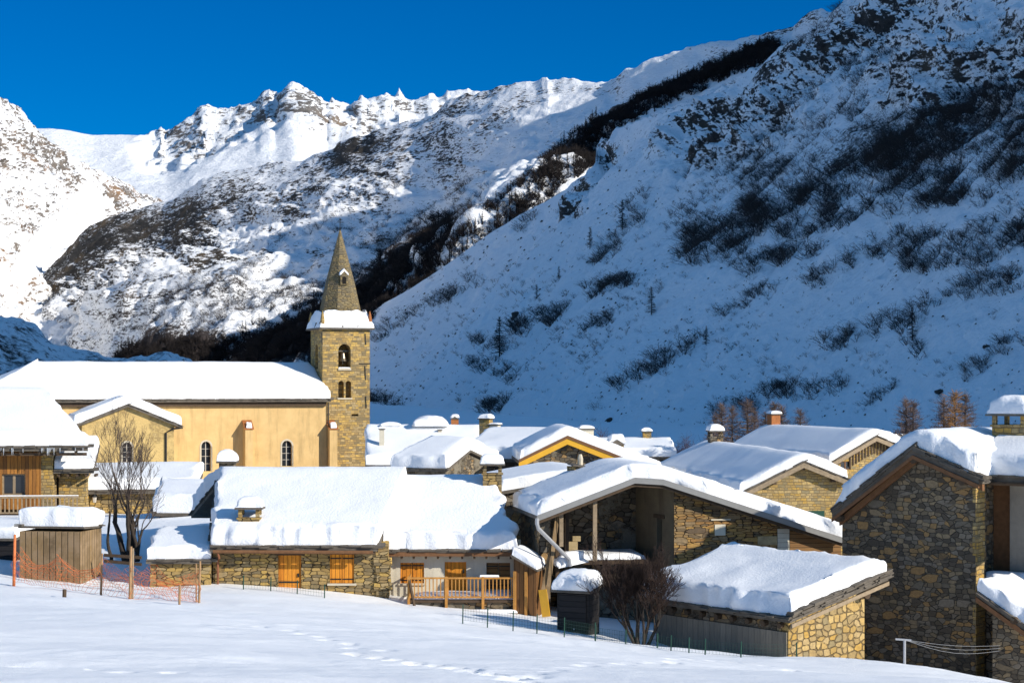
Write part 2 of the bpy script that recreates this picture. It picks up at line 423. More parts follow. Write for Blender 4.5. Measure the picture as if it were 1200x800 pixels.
m3 = mountain_material('spur_rock_and_snow', 0.15, (0.07, 0.062, 0.054), (0.022, 0.021, 0.02), (0.14, 0.10, 0.06), brush=(0.045, 0.036, 0.033), strata=(1, 1, 3.2), srot=(0.12, 0.22, 0))
spur, P3, N3, U3 = mountain('mountain_spur', m3, np.concatenate([np.linspace(-260, -30, 60)[:-1], np.linspace(-30, 1010, 640), np.linspace(1010, 1400, 60)[1:]]),
         lambda x: poly([(-300,540),(0,500),(430,490),(1000,480),(1400,480)], x), lambda x: poly(crest3, x), d3, 330, disp3, rock3, brush3, back=(900, 700))

# ---- shaded mountainside on the right
crest5 = [(340,452),(380,424),(410,400),(430,385),(436,366),(452,354),(480,339),(505,322),(530,305),(556,287),(580,270),(610,252),(640,236),(664,219),(684,204),(696,186),(700,168),(705,160),(712,164),(722,150),(740,142),(760,135),(800,124),(826,113),(850,101),(876,86),(896,74),(906,65),(913,57),(922,50),(934,46),(950,34),(964,24),(975,13),(985,5),(1010,-14),(1060,-52),(1140,-110),(1300,-230),(1600,-450),(2200,-1000),(3000,-2500),(4400,-4400)]  # last points: out-of-view crest built up to throw shade on the left hill
_n5 = np.array([-0.70, -0.13, 0.70]); _n5 /= np.linalg.norm(_n5)
_c5 = W(1200, 500, 230.0)
_k5 = _n5[0] * _c5.x + _n5[1] * _c5.y + _n5[2] * (_c5.z - ZC)
def d5(PX, PY, V):
    dn = _n5[0] * (PX - PX0) / F + _n5[1] - _n5[2] * (PY - PY0) / F
    return _k5 / np.minimum(dn, -0.045) * (1 + 0.09 * sstep(1240, 2000, PX))  # out-of-view part set back to keep its shadow off the village
def disp5(P, PX, PY, V, N):
    s = P[..., 1:2] / 500.0
    rockz = np.maximum(seg_mask(PX, PY, [(985,10),(930,70),(880,130),(815,165)], 70), seg_mask(PX, PY, [(1000,0),(1080,60),(1200,80)], 110))
    rockz = np.maximum(rockz, seg_mask(PX, PY, [(700,170),(690,200),(670,240)], 30))
    rg = ridged(P / 60.0, 6, 101) - 0.45
    md = ridged(P / 22.0, 5, 107) - 0.45
    fn = fbm(P / 5.0, 4, 111)
    gul = ridged(np.stack([(P[..., 1] + .25 * P[..., 0] + 16 * fbm(P / 50.0, 3, 118)) / 46.0, P[..., 2] / 190.0, 0 * V], -1), 4, 117) - .45
    up = sstep(470, 250, PY)
    h = rg * (3.0 + 17 * rockz) + md * (1.3 + 6.5 * rockz) + fn * (0.75 + 0.9 * rockz) + ridged(P / 2.6, 3, 113) * .5 * sstep(-.3, .4, fbm(P / 14.0, 2, 114)) + fbm(P / 160.0, 3, 119) * 9 + gul * (1.6 + 3.0 * up)
    edge = 0.12 + 0.88 * sstep(0, 0.06, 1 - V)
    lo = 0.3 + 0.7 * sstep(0.0, 0.12, V)
    out = N * (h * edge * lo)[..., None]
    out[..., 2] += fbm(P / 9.0, 3, 123) * 2.2 * sstep(0.95, 1, V) * (PX > 690)
    return out
def rock5(P, PX, PY, V, N):
    rockz = np.maximum(seg_mask(PX, PY, [(985,10),(935,60),(890,115),(820,165)], 62), 0.8 * seg_mask(PX, PY, [(1000,0),(1080,60),(1200,80)], 120))
    rockz = np.maximum(rockz, seg_mask(PX, PY, [(703,172),(690,195),(678,225),(668,255)], 22))
    steep = sstep(0.72, 0.40, N[..., 2])
    g = fbm(P / 26.0, 4, 131)
    return 0.05 + rockz * (0.17 + 0.28 * steep + 0.24 * g) + (0.18 * steep + .10 * np.maximum(g, 0)) * sstep(480, 250, PY)
def brush5(P, PX, PY, V, N):
    up = seg_mask(PX, PY, [(960,120),(1050,170),(1200,190)], 150) * 0.30 + seg_mask(PX, PY, [(860,260),(960,230),(1060,150),(1200,150)], 60) * 0.22
    return up * (0.75 + 0.8 * fbm(P / 22.0, 4, 141))
m5 = mountain_material('shaded_slope_rock_and_snow', 0.42, (0.055, 0.05, 0.046), (0.022, 0.021, 0.02), (0.085, 0.068, 0.05), brush=(0.05, 0.042, 0.038), strata=(1, 1, 2.0), srot=(0.1, -0.4, 0))
slope, P5, N5, U5 = mountain('mountain_slope', m5, np.concatenate([np.linspace(345, 1230, 600), np.linspace(1230, 1700, 90)[1:], np.linspace(1700, 4300, 70)[1:]]),
         lambda x: poly([(340,478),(430,508),(700,510),(900,508),(1200,512),(1700,520),(4400,560)], x), lambda x: poly(crest5, x), d5, 380, disp5, rock5, brush5, back=(300, 260), cap=640.0)

# ---- low shaded hill at the far left behind the church
crest4 = [(-400,330),(-150,352),(-30,368),(0,372),(20,378),(40,384),(62,392),(84,399),(110,403),(140,409),(170,414),(200,420),(260,428),(330,440)]
def d4(PX, PY, V): return 480 + 150 * V
def disp4(P, PX, PY, V, N):
    h = (ridged(P / 45.0, 5, 151) - 0.45) * 9 + fbm(P / 8.0, 4, 152) * 1.6
    return N * h[..., None]
m4 = mountain_material('hill_rock_and_snow', 0.16, (0.10, 0.09, 0.085), (0.05, 0.047, 0.045), (0.12, 0.10, 0.08), strata=(1, 1, 1.5))
mountain('hill', m4, np.linspace(-400, 330, 240), lambda x: np.full_like(x, 475.0), lambda x: poly(crest4, x), d4, 70, disp4,
         lambda P, PX, PY, V, N: 0.22 + 0.3 * sstep(0.85, 0.5, N[..., 2]) + 0.12 * fbm(P / 20.0, 3, 155), lambda P, *a: 0.40 + 0.4 * fbm(P / 25.0, 3, 157), back=(260, 60))

# ------------------------------------------------------------------ the snowy ground
ctrl = []
def gp(px, py, Y): w = W(px, py, Y); ctrl.append((w.x, w.y, w.z))
for px in (-100, 150, 400, 650, 900, 1150, 1300): gp(px, 812, 33)
for a in ((-150,688,72),(0,684,72),(60,687,74),(130,700,73),(235,706,72),(0,735,52),(300,720,62),(300,760,47),(260,690,78),(350,693,78.5),(440,706,78.5),(475,706,79),(540,716,76),
          (600,760,52),(600,722,76),(700,742,73),(690,726,80),(640,712,82),(760,757,66),(760,735,78),(850,773,62),(925,773,66),(1010,772,66.5),(900,785,52),(1060,776,63),(1120,787,61),(1180,800,58),(1250,812,56),
          (30,672,80),(120,672,82),(160,655,84),(215,645,86),(240,625,88),(150,628,92),(200,607,95),(110,604,104),(160,606,104),(172,690,79),(240,690,79)): gp(*a)
for a in ((18,76,-3.2),(15,71.5,-2.8),(26,84,-3.0),(23,66,-3.2),(30,74,-3.4),(12,95,-1.5),(-32,112,1.6),(-12,100,2.4),(0,110,-1),(-40,170,-1),(-10,187,-1),(20,140,0),(40,150,0),(0,150,-1),(40,200,1),(-60,200,0),(0,260,1),(60,250,2),(-90,300,1),(90,100,-3),(-90,80,4),(-60,40,5),(60,40,1),(0,15,4.6),(-30,15,5),(40,15,4)): ctrl.append(a)
ctrl = np.array(ctrl, float)
_d = np.sqrt(((ctrl[:, None, :2] - ctrl[None, :, :2]) ** 2).sum(-1) + 9.0)
_A = np.zeros((len(ctrl) + 1, len(ctrl) + 1)); _A[:-1, :-1] = -_d + np.eye(len(ctrl)) * 0.6; _A[-1, :-1] = 1; _A[:-1, -1] = 1
_wt = np.linalg.solve(_A, np.concatenate([ctrl[:, 2], [0]]))
track = [W(395,754,48.5), W(430,762,46.8), W(470,770,45), W(515,778,43), W(552,788,41), W(590,799,39.2), W(620,812,37)]
track2 = [W(-20,778,40.5), W(60,781,40), W(150,786,39), W(300,790,38.5), W(420,800,37)]
track4 = [W(310,738,57), W(360,745,55), W(420,757,51), W(470,764,49)]
track5 = [W(620,800,39), W(680,780,46), W(760,776,50), W(840,772,58)]
track3 = [W(840,778,58), W(900,783,55), W(960,790,52), W(1000,800,49)]
prints = []
_rg = random.Random(8)
for tr, st in ((track, 0.5), (track2, 0.8), (track3, 0.7), (track4, .9), (track5, 1.1)):
    for a, b in zip(tr[:-1], tr[1:]):
        L = (b - a).length; n_ = int(L / st)
        for k in range(n_):
            p = a.lerp(b, k / n_); d_ = (b - a).normalized()
            s_ = 0.14 if k % 2 else -0.14
            prints.append((p.x - d_.y * s_ + _rg.uniform(-.06, .06), p.y + d_.x * s_ + _rg.uniform(-.06, .06), _rg.uniform(0.13, 0.2), 1.0 if tr is track else 0.55))
def ground_z(x, y, detail=True):
    x = np.asarray(x, float); y = np.asarray(y, float)
    d = np.sqrt((x[..., None] - ctrl[:, 0]) ** 2 + (y[..., None] - ctrl[:, 1]) ** 2 + 9.0)
    z = -(d * _wt[:-1]).sum(-1) + _wt[-1]
    far = sstep(160, 420, np.hypot(x, y - 90)); z = z * (1 - far)
    if detail:
        q = np.stack([x, y, 0 * x], -1)
        z = z + fbm(q / np.array([9.0, 5.0, 1]), 3, 201) * 0.22 + fbm(q / np.array([2.6, 1.3, 1]), 3, 203) * 0.05 + (ridged(q / np.array([1.6, .55, 1]), 3, 207) - .45) * 0.06 * sstep(-.2, .5, fbm(q / 7.0, 2, 209))
        for (fx, fy, r_, k_) in prints:
            d2_ = (x - fx) ** 2 / (r_ * 1.0) ** 2 + (y - fy) ** 2 / (r_ * 1.5) ** 2
            z = z - 0.30 * k_ * np.exp(-d2_ * 1.5) + 0.025 * k_ * np.exp(-(np.sqrt(d2_) - 1.5) ** 2 * 4)
    return z
def gz(x, y): return float(ground_z(np.array([x]), np.array([y]), False)[0])
gx = np.concatenate([[-9000, -4000, -2000, -1000, -500, -300, -200, -140, -100, -80, -60, -48], np.linspace(-40, -16, 49), np.linspace(-15.8, 17, 190), np.linspace(17.4, 40, 46), [48, 60, 80, 100, 140, 200, 300, 500, 1000, 2000, 4000, 9000]])
gy = np.concatenate([[-4000, -1500, -600, -200, -80, -30, -10, 0, 8, 16, 22, 27], np.linspace(30, 62, 230), np.linspace(62.3, 112, 130), np.linspace(113, 200, 60), [215, 240, 280, 340, 420, 600, 1000, 2000, 4000, 9000]])
GX, GY = np.meshgrid(gx, gy); GZ = np.zeros(GX.shape)
for i in range(GX.shape[0]): GZ[i] = ground_z(GX[i], GY[i])
idx = np.arange(GX.size).reshape(GX.shape)
fs = np.stack([idx[:-1, :-1], idx[:-1, 1:], idx[1:, 1:], idx[1:, :-1]], -1).reshape(-1, 4)
tag(mesh_obj('ground', np.stack([GX, GY, GZ], -1).reshape(-1, 3), fs, M_SNOW, smooth=True), kind='structure')
# ------------------------------------------------------------------ building materials
def uvm(t, su, sv, dist=0.06, dscale=1.5):
    c = t.n('ShaderNodeUVMap', uv_map='uv').outputs[0]
    oi = t.n('ShaderNodeObjectInfo').outputs['Random']
    off = t.n('ShaderNodeVectorMath', operation='ADD'); t.set(off.inputs[0], c)
    cx = t.n('ShaderNodeCombineXYZ'); t.set(cx.inputs[0], t.math('MULTIPLY', oi, 37.0)); t.set(cx.inputs[1], t.math('MULTIPLY', oi, 53.0)); t.set(off.inputs[1], cx.outputs[0])
    nz = t.n('ShaderNodeTexNoise'); t.set(nz.inputs['Vector'], off.outputs[0]); nz.inputs['Scale'].default_value = dscale; nz.inputs['Detail'].default_value = 3
    sb = t.n('ShaderNodeVectorMath', operation='SUBTRACT'); t.set(sb.inputs[0], nz.outputs['Color']); sb.inputs[1].default_value = (0.5, 0.5, 0.5)
    sc_ = t.n('ShaderNodeVectorMath', operation='SCALE'); t.set(sc_.inputs[0], sb.outputs[0]); sc_.inputs['Scale'].default_value = dist * 2
    ad = t.n('ShaderNodeVectorMath', operation='ADD'); t.set(ad.inputs[0], off.outputs[0]); t.set(ad.inputs[1], sc_.outputs[0])
    return off.outputs[0], t.mapping(ad.outputs[0], (su, sv, 1))

def stone(name, su, sv, palette, mortar, gap=0.05, dist=0.06, rnd=0.85, bump=0.9, plaster=None, plaster_amt=0.5):
    t = NT(name); raw, c = uvm(t, su, sv, dist)
    v = t.voro(c, 1.0, 'F1', rnd=rnd); e = t.voro(c, 1.0, 'DISTANCE_TO_EDGE', rnd=rnd)
    cell = t.n('ShaderNodeSeparateColor'); t.set(cell.inputs[0], v.outputs['Color'])
    stops = [((i + 0.0) / len(palette), p) for i, p in enumerate(palette)]
    col = t.ramp(cell.outputs[0], stops, 'CONSTANT')
    fine = t.noise(raw, 9.0, 6, 0.7)
    col = t.mix(t.maprange(fine, 0.3, 0.75, 0.0, 0.55), col, (0.09, 0.075, 0.055))
    big = t.noise(raw, 0.55, 4, 0.6)
    col = t.mix(t.maprange(big, 0.5, 0.75, 0.0, 0.45), col, tuple(x * 0.45 for x in palette[0]))
    ew = t.math('ADD', e.outputs['Distance'], t.math('MULTIPLY', t.math('SUBTRACT', t.noise(raw, 14, 3), 0.5), 0.06))
    m = t.maprange(ew, gap * 0.4, gap * 1.6)
    col = t.mix(m, mortar, col)
    h = t.math('ADD', t.math('MULTIPLY', t.maprange(e.outputs['Distance'], 0.0, gap * 4.0), t.math('ADD', 0.6, t.math('MULTIPLY', cell.outputs[1], 0.6))), t.math('MULTIPLY', fine, 0.35))
    if plaster:
        pm = t.maprange(t.math('ADD', big, t.math('MULTIPLY', t.math('SUBTRACT', fine, 0.5), 0.3)), 0.62 - plaster_amt * 0.25, 0.68 - plaster_amt * 0.25)
        pc = t.mix(t.maprange(fine, 0.35, 0.7), plaster, tuple(x * 0.7 for x in plaster)); col = t.mix(pm, col, pc)
        h = t.math('MULTIPLY', h, t.math('SUBTRACT', 1.0, t.math('MULTIPLY', pm, 0.85)))
    return t.base(col, 0.9, t.bump(h, bump, 0.07), 0.2)

def rubble(name, su, sv, palette, mortar, gap=0.10, rnd=0.8, warp=0.05, bump=0.9, expo=3.5, plaster=None, plaster_amt=0.5):
    """irregular squarish field stones with wide joints"""
    t = NT(name); raw, c = uvm(t, su, sv, warp, 1.2)
    v1 = t.voro(c, 1.0, 'F1', rnd=rnd); v2 = t.voro(c, 1.0, 'F2', rnd=rnd)
    for v in (v1, v2): v.distance = 'MINKOWSKI'; v.inputs['Exponent'].default_value = expo
    e = t.math('SUBTRACT', v2.outputs['Distance'], v1.outputs['Distance'])
    cell = t.n('ShaderNodeSeparateColor'); t.set(cell.inputs[0], v1.outputs['Color'])
    col = t.ramp(cell.outputs[0], [(i / len(palette), p) for i, p in enumerate(palette)], 'CONSTANT')
    fine = t.noise(raw, 7.0, 6, 0.72); big = t.noise(raw, 0.5, 5, 0.62)
    col = t.mix(t.maprange(fine, 0.32, 0.78, 0.0, 0.6), col, (0.07, 0.06, 0.05))
    col = t.mix(t.maprange(big, 0.48, 0.72, 0.0, 0.5), col, tuple(x * 0.42 for x in palette[0]))
    ew = t.math('ADD', e, t.math('MULTIPLY', t.math('SUBTRACT', t.noise(raw, 11, 4, 0.7), 0.5), 0.16))
    # now and then one big stone among the small ones
    cL = t.mapping(c, (0.46, 0.52, 1), loc=(3.3, 1.7, 0)); w1 = t.voro(cL, 1.0, 'F1', rnd=rnd); w2 = t.voro(cL, 1.0, 'F2', rnd=rnd)
    for v in (w1, w2): v.distance = 'MINKOWSKI'; v.inputs['Exponent'].default_value = expo
    eL = t.math('ADD', t.math('SUBTRACT', w2.outputs['Distance'], w1.outputs['Distance']), t.math('MULTIPLY', t.math('SUBTRACT', t.noise(raw, 9, 4, 0.7), 0.5), 0.1))
    cellL = t.n('ShaderNodeSeparateColor'); t.set(cellL.inputs[0], w1.outputs['Color'])
    pick = t.math('GREATER_THAN', cellL.outputs[0], 0.80)
    inL = t.math('MULTIPLY', pick, t.math('GREATER_THAN', eL, 0.12)); mL = t.math('MULTIPLY', pick, t.maprange(eL, 0.14, 0.22))
    colL = t.mix(t.maprange(fine, 0.32, 0.78, 0.0, 0.6), t.ramp(cellL.outputs[1], [(i / len(palette), p) for i, p in enumerate(palette)], 'CONSTANT'), (0.07, 0.06, 0.05))
    col = t.mix(inL, col, colL)
    m0 = t.maprange(ew, gap * 0.35, gap * 1.5); m = t.math('ADD', t.math('MULTIPLY', m0, t.math('SUBTRACT', 1.0, inL)), t.math('MULTIPLY', mL, inL))
    m = t.math('MAXIMUM', m, t.maprange(t.noise(raw, 3.0, 4, 0.6), 0.5, 0.62, 0.0, 0.75))
    col = t.mix(m, mortar, col)
    h = t.math('ADD', t.math('MULTIPLY', m, t.math('ADD', 0.6, t.math('MULTIPLY', cell.outputs[1], 0.7))), t.math('MULTIPLY', fine, 0.35))
    if plaster:
        pm = t.maprange(t.math('ADD', big, t.math('MULTIPLY', t.math('SUBTRACT', fine, 0.5), 0.3)), 0.62 - plaster_amt * 0.25, 0.68 - plaster_amt * 0.25)
        col = t.mix(pm, col, t.mix(t.maprange(fine, 0.35, 0.7), plaster, tuple(x * 0.7 for x in plaster))); h = t.math('MULTIPLY', h, t.math('SUBTRACT', 1.0, t.math('MULTIPLY', pm, 0.85)))
    return t.base(col, 0.92, t.bump(h, bump, 0.06), 0.15)

def courses(name, bw, bh, palette, mortar, msize=0.018, warp=0.035, rowv=0.5, bump=0.9, smooth=0.35, plaster=None, plaster_amt=0.5, widev=0.5):
    """stones laid in uneven courses: rows of changing height, stones of changing length"""
    t = NT(name); raw, _ = uvm(t, 1, 1, 0.0)
    nz = t.n('ShaderNodeTexNoise'); t.set(nz.inputs['Vector'], raw); nz.inputs['Scale'].default_value = 0.9 / bh * 0.35; nz.inputs['Detail'].default_value = 3
    sb = t.n('ShaderNodeVectorMath', operation='SUBTRACT'); t.set(sb.inputs[0], nz.outputs['Color']); sb.inputs[1].default_value = (0.5, 0.5, 0.5)
    sc_ = t.n('ShaderNodeVectorMath', operation='SCALE'); t.set(sc_.inputs[0], sb.outputs[0]); sc_.inputs['Scale'].default_value = warp * 3
    ad = t.n('ShaderNodeVectorMath', operation='ADD'); t.set(ad.inputs[0], raw); t.set(ad.inputs[1], sc_.outputs[0])
    sp = t.n('ShaderNodeSeparateXYZ'); t.set(sp.inputs[0], ad.outputs[0])
    rowc = t.n('ShaderNodeCombineXYZ'); t.set(rowc.inputs[1], t.math('MULTIPLY', sp.outputs[1], 0.42 / bh)); t.set(rowc.inputs[0], t.math('MULTIPLY', sp.outputs[0], 0.12))
    v2 = t.math('ADD', sp.outputs[1], t.math('MULTIPLY', t.math('SUBTRACT', t.noise(rowc.outputs[0], 1.0, 1), 0.5), bh * 2.4 * rowv))
    row = t.math('FLOOR', t.math('DIVIDE', v2, bh))
    uc = t.n('ShaderNodeCombineXYZ'); t.set(uc.inputs[0], t.math('MULTIPLY', sp.outputs[0], 0.45 / bw)); t.set(uc.inputs[1], t.math('MULTIPLY', row, 7.31))
    u2 = t.math('ADD', sp.outputs[0], t.math('MULTIPLY', t.math('SUBTRACT', t.noise(uc.outputs[0], 1.0, 1), 0.5), bw * 2.6 * widev))
    cc_ = t.n('ShaderNodeCombineXYZ'); t.set(cc_.inputs[0], u2); t.set(cc_.inputs[1], v2)
    b = t.n('ShaderNodeTexBrick'); t.set(b.inputs['Vector'], cc_.outputs[0]); b.offset = 0.43; b.offset_frequency = 2; b.squash = 0.7; b.squash_frequency = 3
    for k, v in (('Color1', (0, 0, 0, 1)), ('Color2', (1, 1, 1, 1)), ('Mortar', (0.5, 0.5, 0.5, 1)), ('Scale', 1.0), ('Mortar Size', msize), ('Mortar Smooth', smooth), ('Bias', 0.0), ('Brick Width', bw), ('Row Height', bh)): b.inputs[k].default_value = v
    col = t.ramp(b.outputs['Color'], [(i / len(palette), p) for i, p in enumerate(palette)], 'CONSTANT')
    fine = t.noise(raw, 1.1 / bh, 6, 0.72); big = t.noise(raw, 0.5, 5, 0.62)
    col = t.mix(t.maprange(fine, 0.32, 0.78, 0.0, 0.6), col, (0.07, 0.06, 0.045))
    col = t.mix(t.maprange(big, 0.48, 0.72, 0.0, 0.5), col, tuple(x * 0.42 for x in palette[0]))
    fac = b.outputs['Fac']
    fac2 = t.math('ADD', fac, t.math('MULTIPLY', t.math('SUBTRACT', t.noise(raw, 2.0 / bh, 4, 0.7), 0.55), 0.9), clamp=True)
    fac3 = t.math('MAXIMUM', t.math('MULTIPLY', fac, 0.85), t.math('MULTIPLY', fac2, t.maprange(fac, 0.02, 0.3)))
    col = t.mix(fac3, col, mortar)
    g = t.n('ShaderNodeSeparateColor'); t.set(g.inputs[0], b.outputs['Color'])
    h = t.math('ADD', t.math('MULTIPLY', t.math('SUBTRACT', 1.0, fac), t.math('ADD', 0.7, t.math('MULTIPLY', g.outputs[0], 0.5))), t.math('MULTIPLY', fine, 0.4))
    if plaster:
        pm = t.maprange(t.math('ADD', big, t.math('MULTIPLY', t.math('SUBTRACT', fine, 0.5), 0.3)), 0.62 - plaster_amt * 0.25, 0.68 - plaster_amt * 0.25)
        col = t.mix(pm, col, t.mix(t.maprange(fine, 0.35, 0.7), plaster, tuple(x * 0.7 for x in plaster))); h = t.math('MULTIPLY', h, t.math('SUBTRACT', 1.0, t.math('MULTIPLY', pm, 0.85)))
    return t.base(col, 0.92, t.bump(h, bump, 0.06), 0.15)

def plaster(name, col, col2, spots=(0.3, 0.22, 0.1), sp=0.66, bump=0.4):
    t = NT(name); raw, c = uvm(t, 1, 1, 0.0)
    n1 = t.noise(raw, 0.8, 6, 0.65); n2 = t.noise(raw, 6.0, 5, 0.7); n3 = t.noise(raw, 22, 3, 0.6)
    cc = t.mix(t.maprange(n1, 0.35, 0.65), col, col2)
    cc = t.mix(t.maprange(n2, sp, sp + 0.06, 0, 0.8), cc, spots)
    st = t.noise(t.mapping(raw, (1.6, 0.22, 1)), 1.0, 5, 0.65); cc = t.mix(t.maprange(st, 0.5, 0.72, 0, 0.55), cc, tuple(x * 0.55 for x in col2))
    return t.base(cc, 0.92, t.bump(t.math('ADD', n2, t.math('MULTIPLY', n3, 0.5)), bump, 0.03), 0.15)

def planks(name, col, col2, width=0.16, vertical=True, gap_c=0.25, rough=0.7, grey=None):
    t = NT(name); raw, c = uvm(t, 1, 1, 0.0)
    sp = t.n('ShaderNodeSeparateXYZ'); t.set(sp.inputs[0], raw)
    a = sp.outputs[0] if vertical else sp.outputs[1]
    k = t.math('DIVIDE', a, width); fl = t.math('FLOOR', k); fr = t.math('FRACT', k)
    wn_ = t.n('ShaderNodeTexWhiteNoise', noise_dimensions='1D'); t.set(wn_.inputs['W'], fl)
    g = t.noise(t.mapping(raw, (14, 1.1, 1) if vertical else (1.1, 14, 1)), 1.6, 6, 0.65, 0.6)
    cc = t.mix(wn_.outputs['Value'], col, col2)
    cc = t.mix(t.maprange(g, 0.35, 0.75, 0.0, 0.6), cc, tuple(x * 0.35 for x in col2))
    if grey: cc = t.mix(t.maprange(t.noise(raw, 1.3, 4, 0.6), 0.42, 0.62), cc, grey)
    ed = t.math('MINIMUM', fr, t.math('SUBTRACT', 1.0, fr)); m = t.maprange(ed, 0.02, 0.09)
    cc = t.mix(m, tuple(x * gap_c for x in col2), cc)
    return t.base(cc, rough, t.bump(t.math('ADD', m, t.math('MULTIPLY', g, 0.3)), 0.6, 0.02), 0.25)

def plain(name, col, rough=0.7, var=0.3, sc=3.0, metal=0.0, spec=0.3, bump=0.2):
    t = NT(name); c = t.coord('Object'); n = t.noise(c, sc, 5, 0.65)
    cc = t.mix(t.maprange(n, 0.3, 0.7), col, tuple(x * (1 - var) for x in col))
    return t.base(cc, rough, t.bump(t.noise(c, sc * 6, 4), bump, 0.02), spec, metal)

def glass(name):
    t = NT(name); c = t.coord('Object')
    return t.base(t.mix(t.noise(c, 2.0, 2), (0.012, 0.014, 0.018), (0.03, 0.035, 0.04)), 0.12, None, 0.5)

GOLD = [(0.40, 0.29, 0.14), (0.30, 0.22, 0.12), (0.46, 0.33, 0.15), (0.24, 0.19, 0.12), (0.38, 0.30, 0.19), (0.50, 0.35, 0.13), (0.20, 0.165, 0.115), (0.34, 0.24, 0.11)]
BROWN = [(0.30, 0.21, 0.10), (0.22, 0.16, 0.085), (0.36, 0.24, 0.10), (0.16, 0.125, 0.08), (0.27, 0.21, 0.13), (0.40, 0.26, 0.09), (0.13, 0.10, 0.07), (0.30, 0.18, 0.07)]
GREY = [(0.20, 0.175, 0.14), (0.13, 0.12, 0.105), (0.28, 0.24, 0.18), (0.10, 0.092, 0.085), (0.17, 0.165, 0.155), (0.33, 0.23, 0.12), (0.085, 0.08, 0.075), (0.22, 0.21, 0.20)]
PALE = [(0.60, 0.43, 0.20), (0.48, 0.36, 0.20), (0.66, 0.50, 0.26), (0.36, 0.31, 0.22), (0.58, 0.45, 0.27), (0.64, 0.42, 0.13), (0.44, 0.34, 0.20), (0.54, 0.38, 0.16)]
_w = lambda P, k=1.12: [(x * k * 1.06, y * k * .98, z * k * .74) for x, y, z in P]
GOLD = _w(GOLD); PALE = _w(PALE, .86); BROWN = [(x * 1.35, y * 1.2, z * 1.0) for x, y, z in BROWN]; GREY = [(x * 1.18, y * 1.02, z * .78) for x, y, z in GREY]
M_STONE_LONG = rubble('stone_slab_masonry', 2.7, 6.8, GOLD, (0.035, 0.028, 0.018), 0.09, 0.72, 0.05, 0.9, 5.0)
M_STONE_BROWN = rubble('stone_thin_courses', 2.7, 9.2, BROWN, (0.025, 0.018, 0.012), 0.10, 0.72, 0.045, 0.9, 5.0)
M_STONE_TOWER = courses('tower_masonry', 0.50, 0.22, [tuple(x * 1.15 for x in c) for c in GOLD], (0.20, 0.15, 0.08), 0.018, 0.07, bump=0.7)
M_STONE_BIG = rubble('rubble_masonry', 3.6, 6.2, GREY, (0.075, 0.066, 0.052), 0.09, 0.85)
M_STONE_COBBLE = rubble('cobble_masonry', 3.0, 4.1, PALE, (0.16, 0.115, 0.062), 0.13, 0.75, 0.05, 1.0, 3.0)
M_STONE_HOUSE = courses('pale_masonry', 0.36, 0.17, PALE, (0.20, 0.15, 0.08), 0.016, 0.07)
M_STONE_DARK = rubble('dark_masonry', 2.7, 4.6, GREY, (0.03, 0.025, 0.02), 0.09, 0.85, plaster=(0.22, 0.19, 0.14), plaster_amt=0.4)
M_STONE_QUOIN = plain('quoin_stone', (0.50, 0.38, 0.20), 0.9, 0.45, 3.0, bump=0.5)
M_PLASTER_CH = plaster('church_plaster', (0.70, 0.475, 0.21), (0.60, 0.40, 0.17), (0.40, 0.27, 0.10), 0.65)
M_PLASTER_AN = courses('chapel_rendered_stone', 0.3, 0.17, [(0.60, 0.42, 0.16), (0.50, 0.34, 0.13), (0.64, 0.45, 0.18), (0.42, 0.29, 0.12), (0.56, 0.40, 0.17)], (0.36, 0.26, 0.11), 0.02, 0.06, bump=0.5, plaster=(0.64, 0.45, 0.18), plaster_amt=0.55)
M_PLASTER_WH = plaster('cream_plaster', (0.68, 0.62, 0.48), (0.60, 0.54, 0.42), (0.45, 0.38, 0.26), 0.70)
M_PLASTER_GR = plaster('grey_plaster', (0.34, 0.30, 0.24), (0.26, 0.23, 0.19), (0.18, 0.16, 0.13), 0.66)
M_RENDER = plaster('rough_render', (0.21, 0.165, 0.10), (0.15, 0.12, 0.08), (0.12, 0.10, 0.07), 0.6, 0.8)
M_CONCRETE = planks('board_marked_concrete', (0.30, 0.255, 0.19), (0.22, 0.19, 0.145), 0.3, True, 0.75, 0.9)
M_TRIM = plain('pale_stone_trim', (0.62, 0.54, 0.40), 0.85, 0.2)
M_ORANGE = planks('larch_shutter_boards', (0.82, 0.32, 0.03), (0.64, 0.22, 0.022), 0.17, True, 0.3)
M_ORANGE_H = plain('larch_rail', (0.58, 0.27, 0.06), 0.6, 0.35, 4.0)
M_OLDWOOD = planks('weathered_boards', (0.34, 0.22, 0.10), (0.16, 0.11, 0.06), 0.27, True, 0.12, 0.85, (0.30, 0.205, 0.115))
M_CLAD = planks('warm_cladding', (0.50, 0.21, 0.04), (0.20, 0.085, 0.025), 0.2, True, 0.25)
M_HCLAD = planks('brown_horizontal_boards', (0.32, 0.17, 0.06), (0.22, 0.11, 0.04), 0.2, False, 0.25)
M_BEAM = plain('dark_timber', (0.10, 0.065, 0.038), 0.85, 0.4, 5.0)
M_BEAM_L = plain('pale_weathered_timber', (0.36, 0.27, 0.17), 0.8, 0.4, 5.0)
M_BROWNBOARD = plain('brown_fascia_board', (0.22, 0.105, 0.045), 0.75, 0.35, 5.0)
M_YELLOW = plain('yellow_varnished_board', (0.80, 0.42, 0.035), 0.45, 0.15, 2.0)
M_BLACKWOOD = planks('tarred_boards', (0.035, 0.03, 0.028), (0.022, 0.02, 0.019), 0.22, False, 0.4)
M_GREYMETAL = plain('grey_sheet_metal', (0.30, 0.29, 0.27), 0.5, 0.15, 2.0, 0.3)
M_PIPE = plain('galvanised_pipe', (0.50, 0.50, 0.50), 0.4, 0.1, 2.0, 0.5)
M_COPPER = plain('copper_gutter', (0.30, 0.12, 0.06), 0.5, 0.3, 3.0, 0.4)
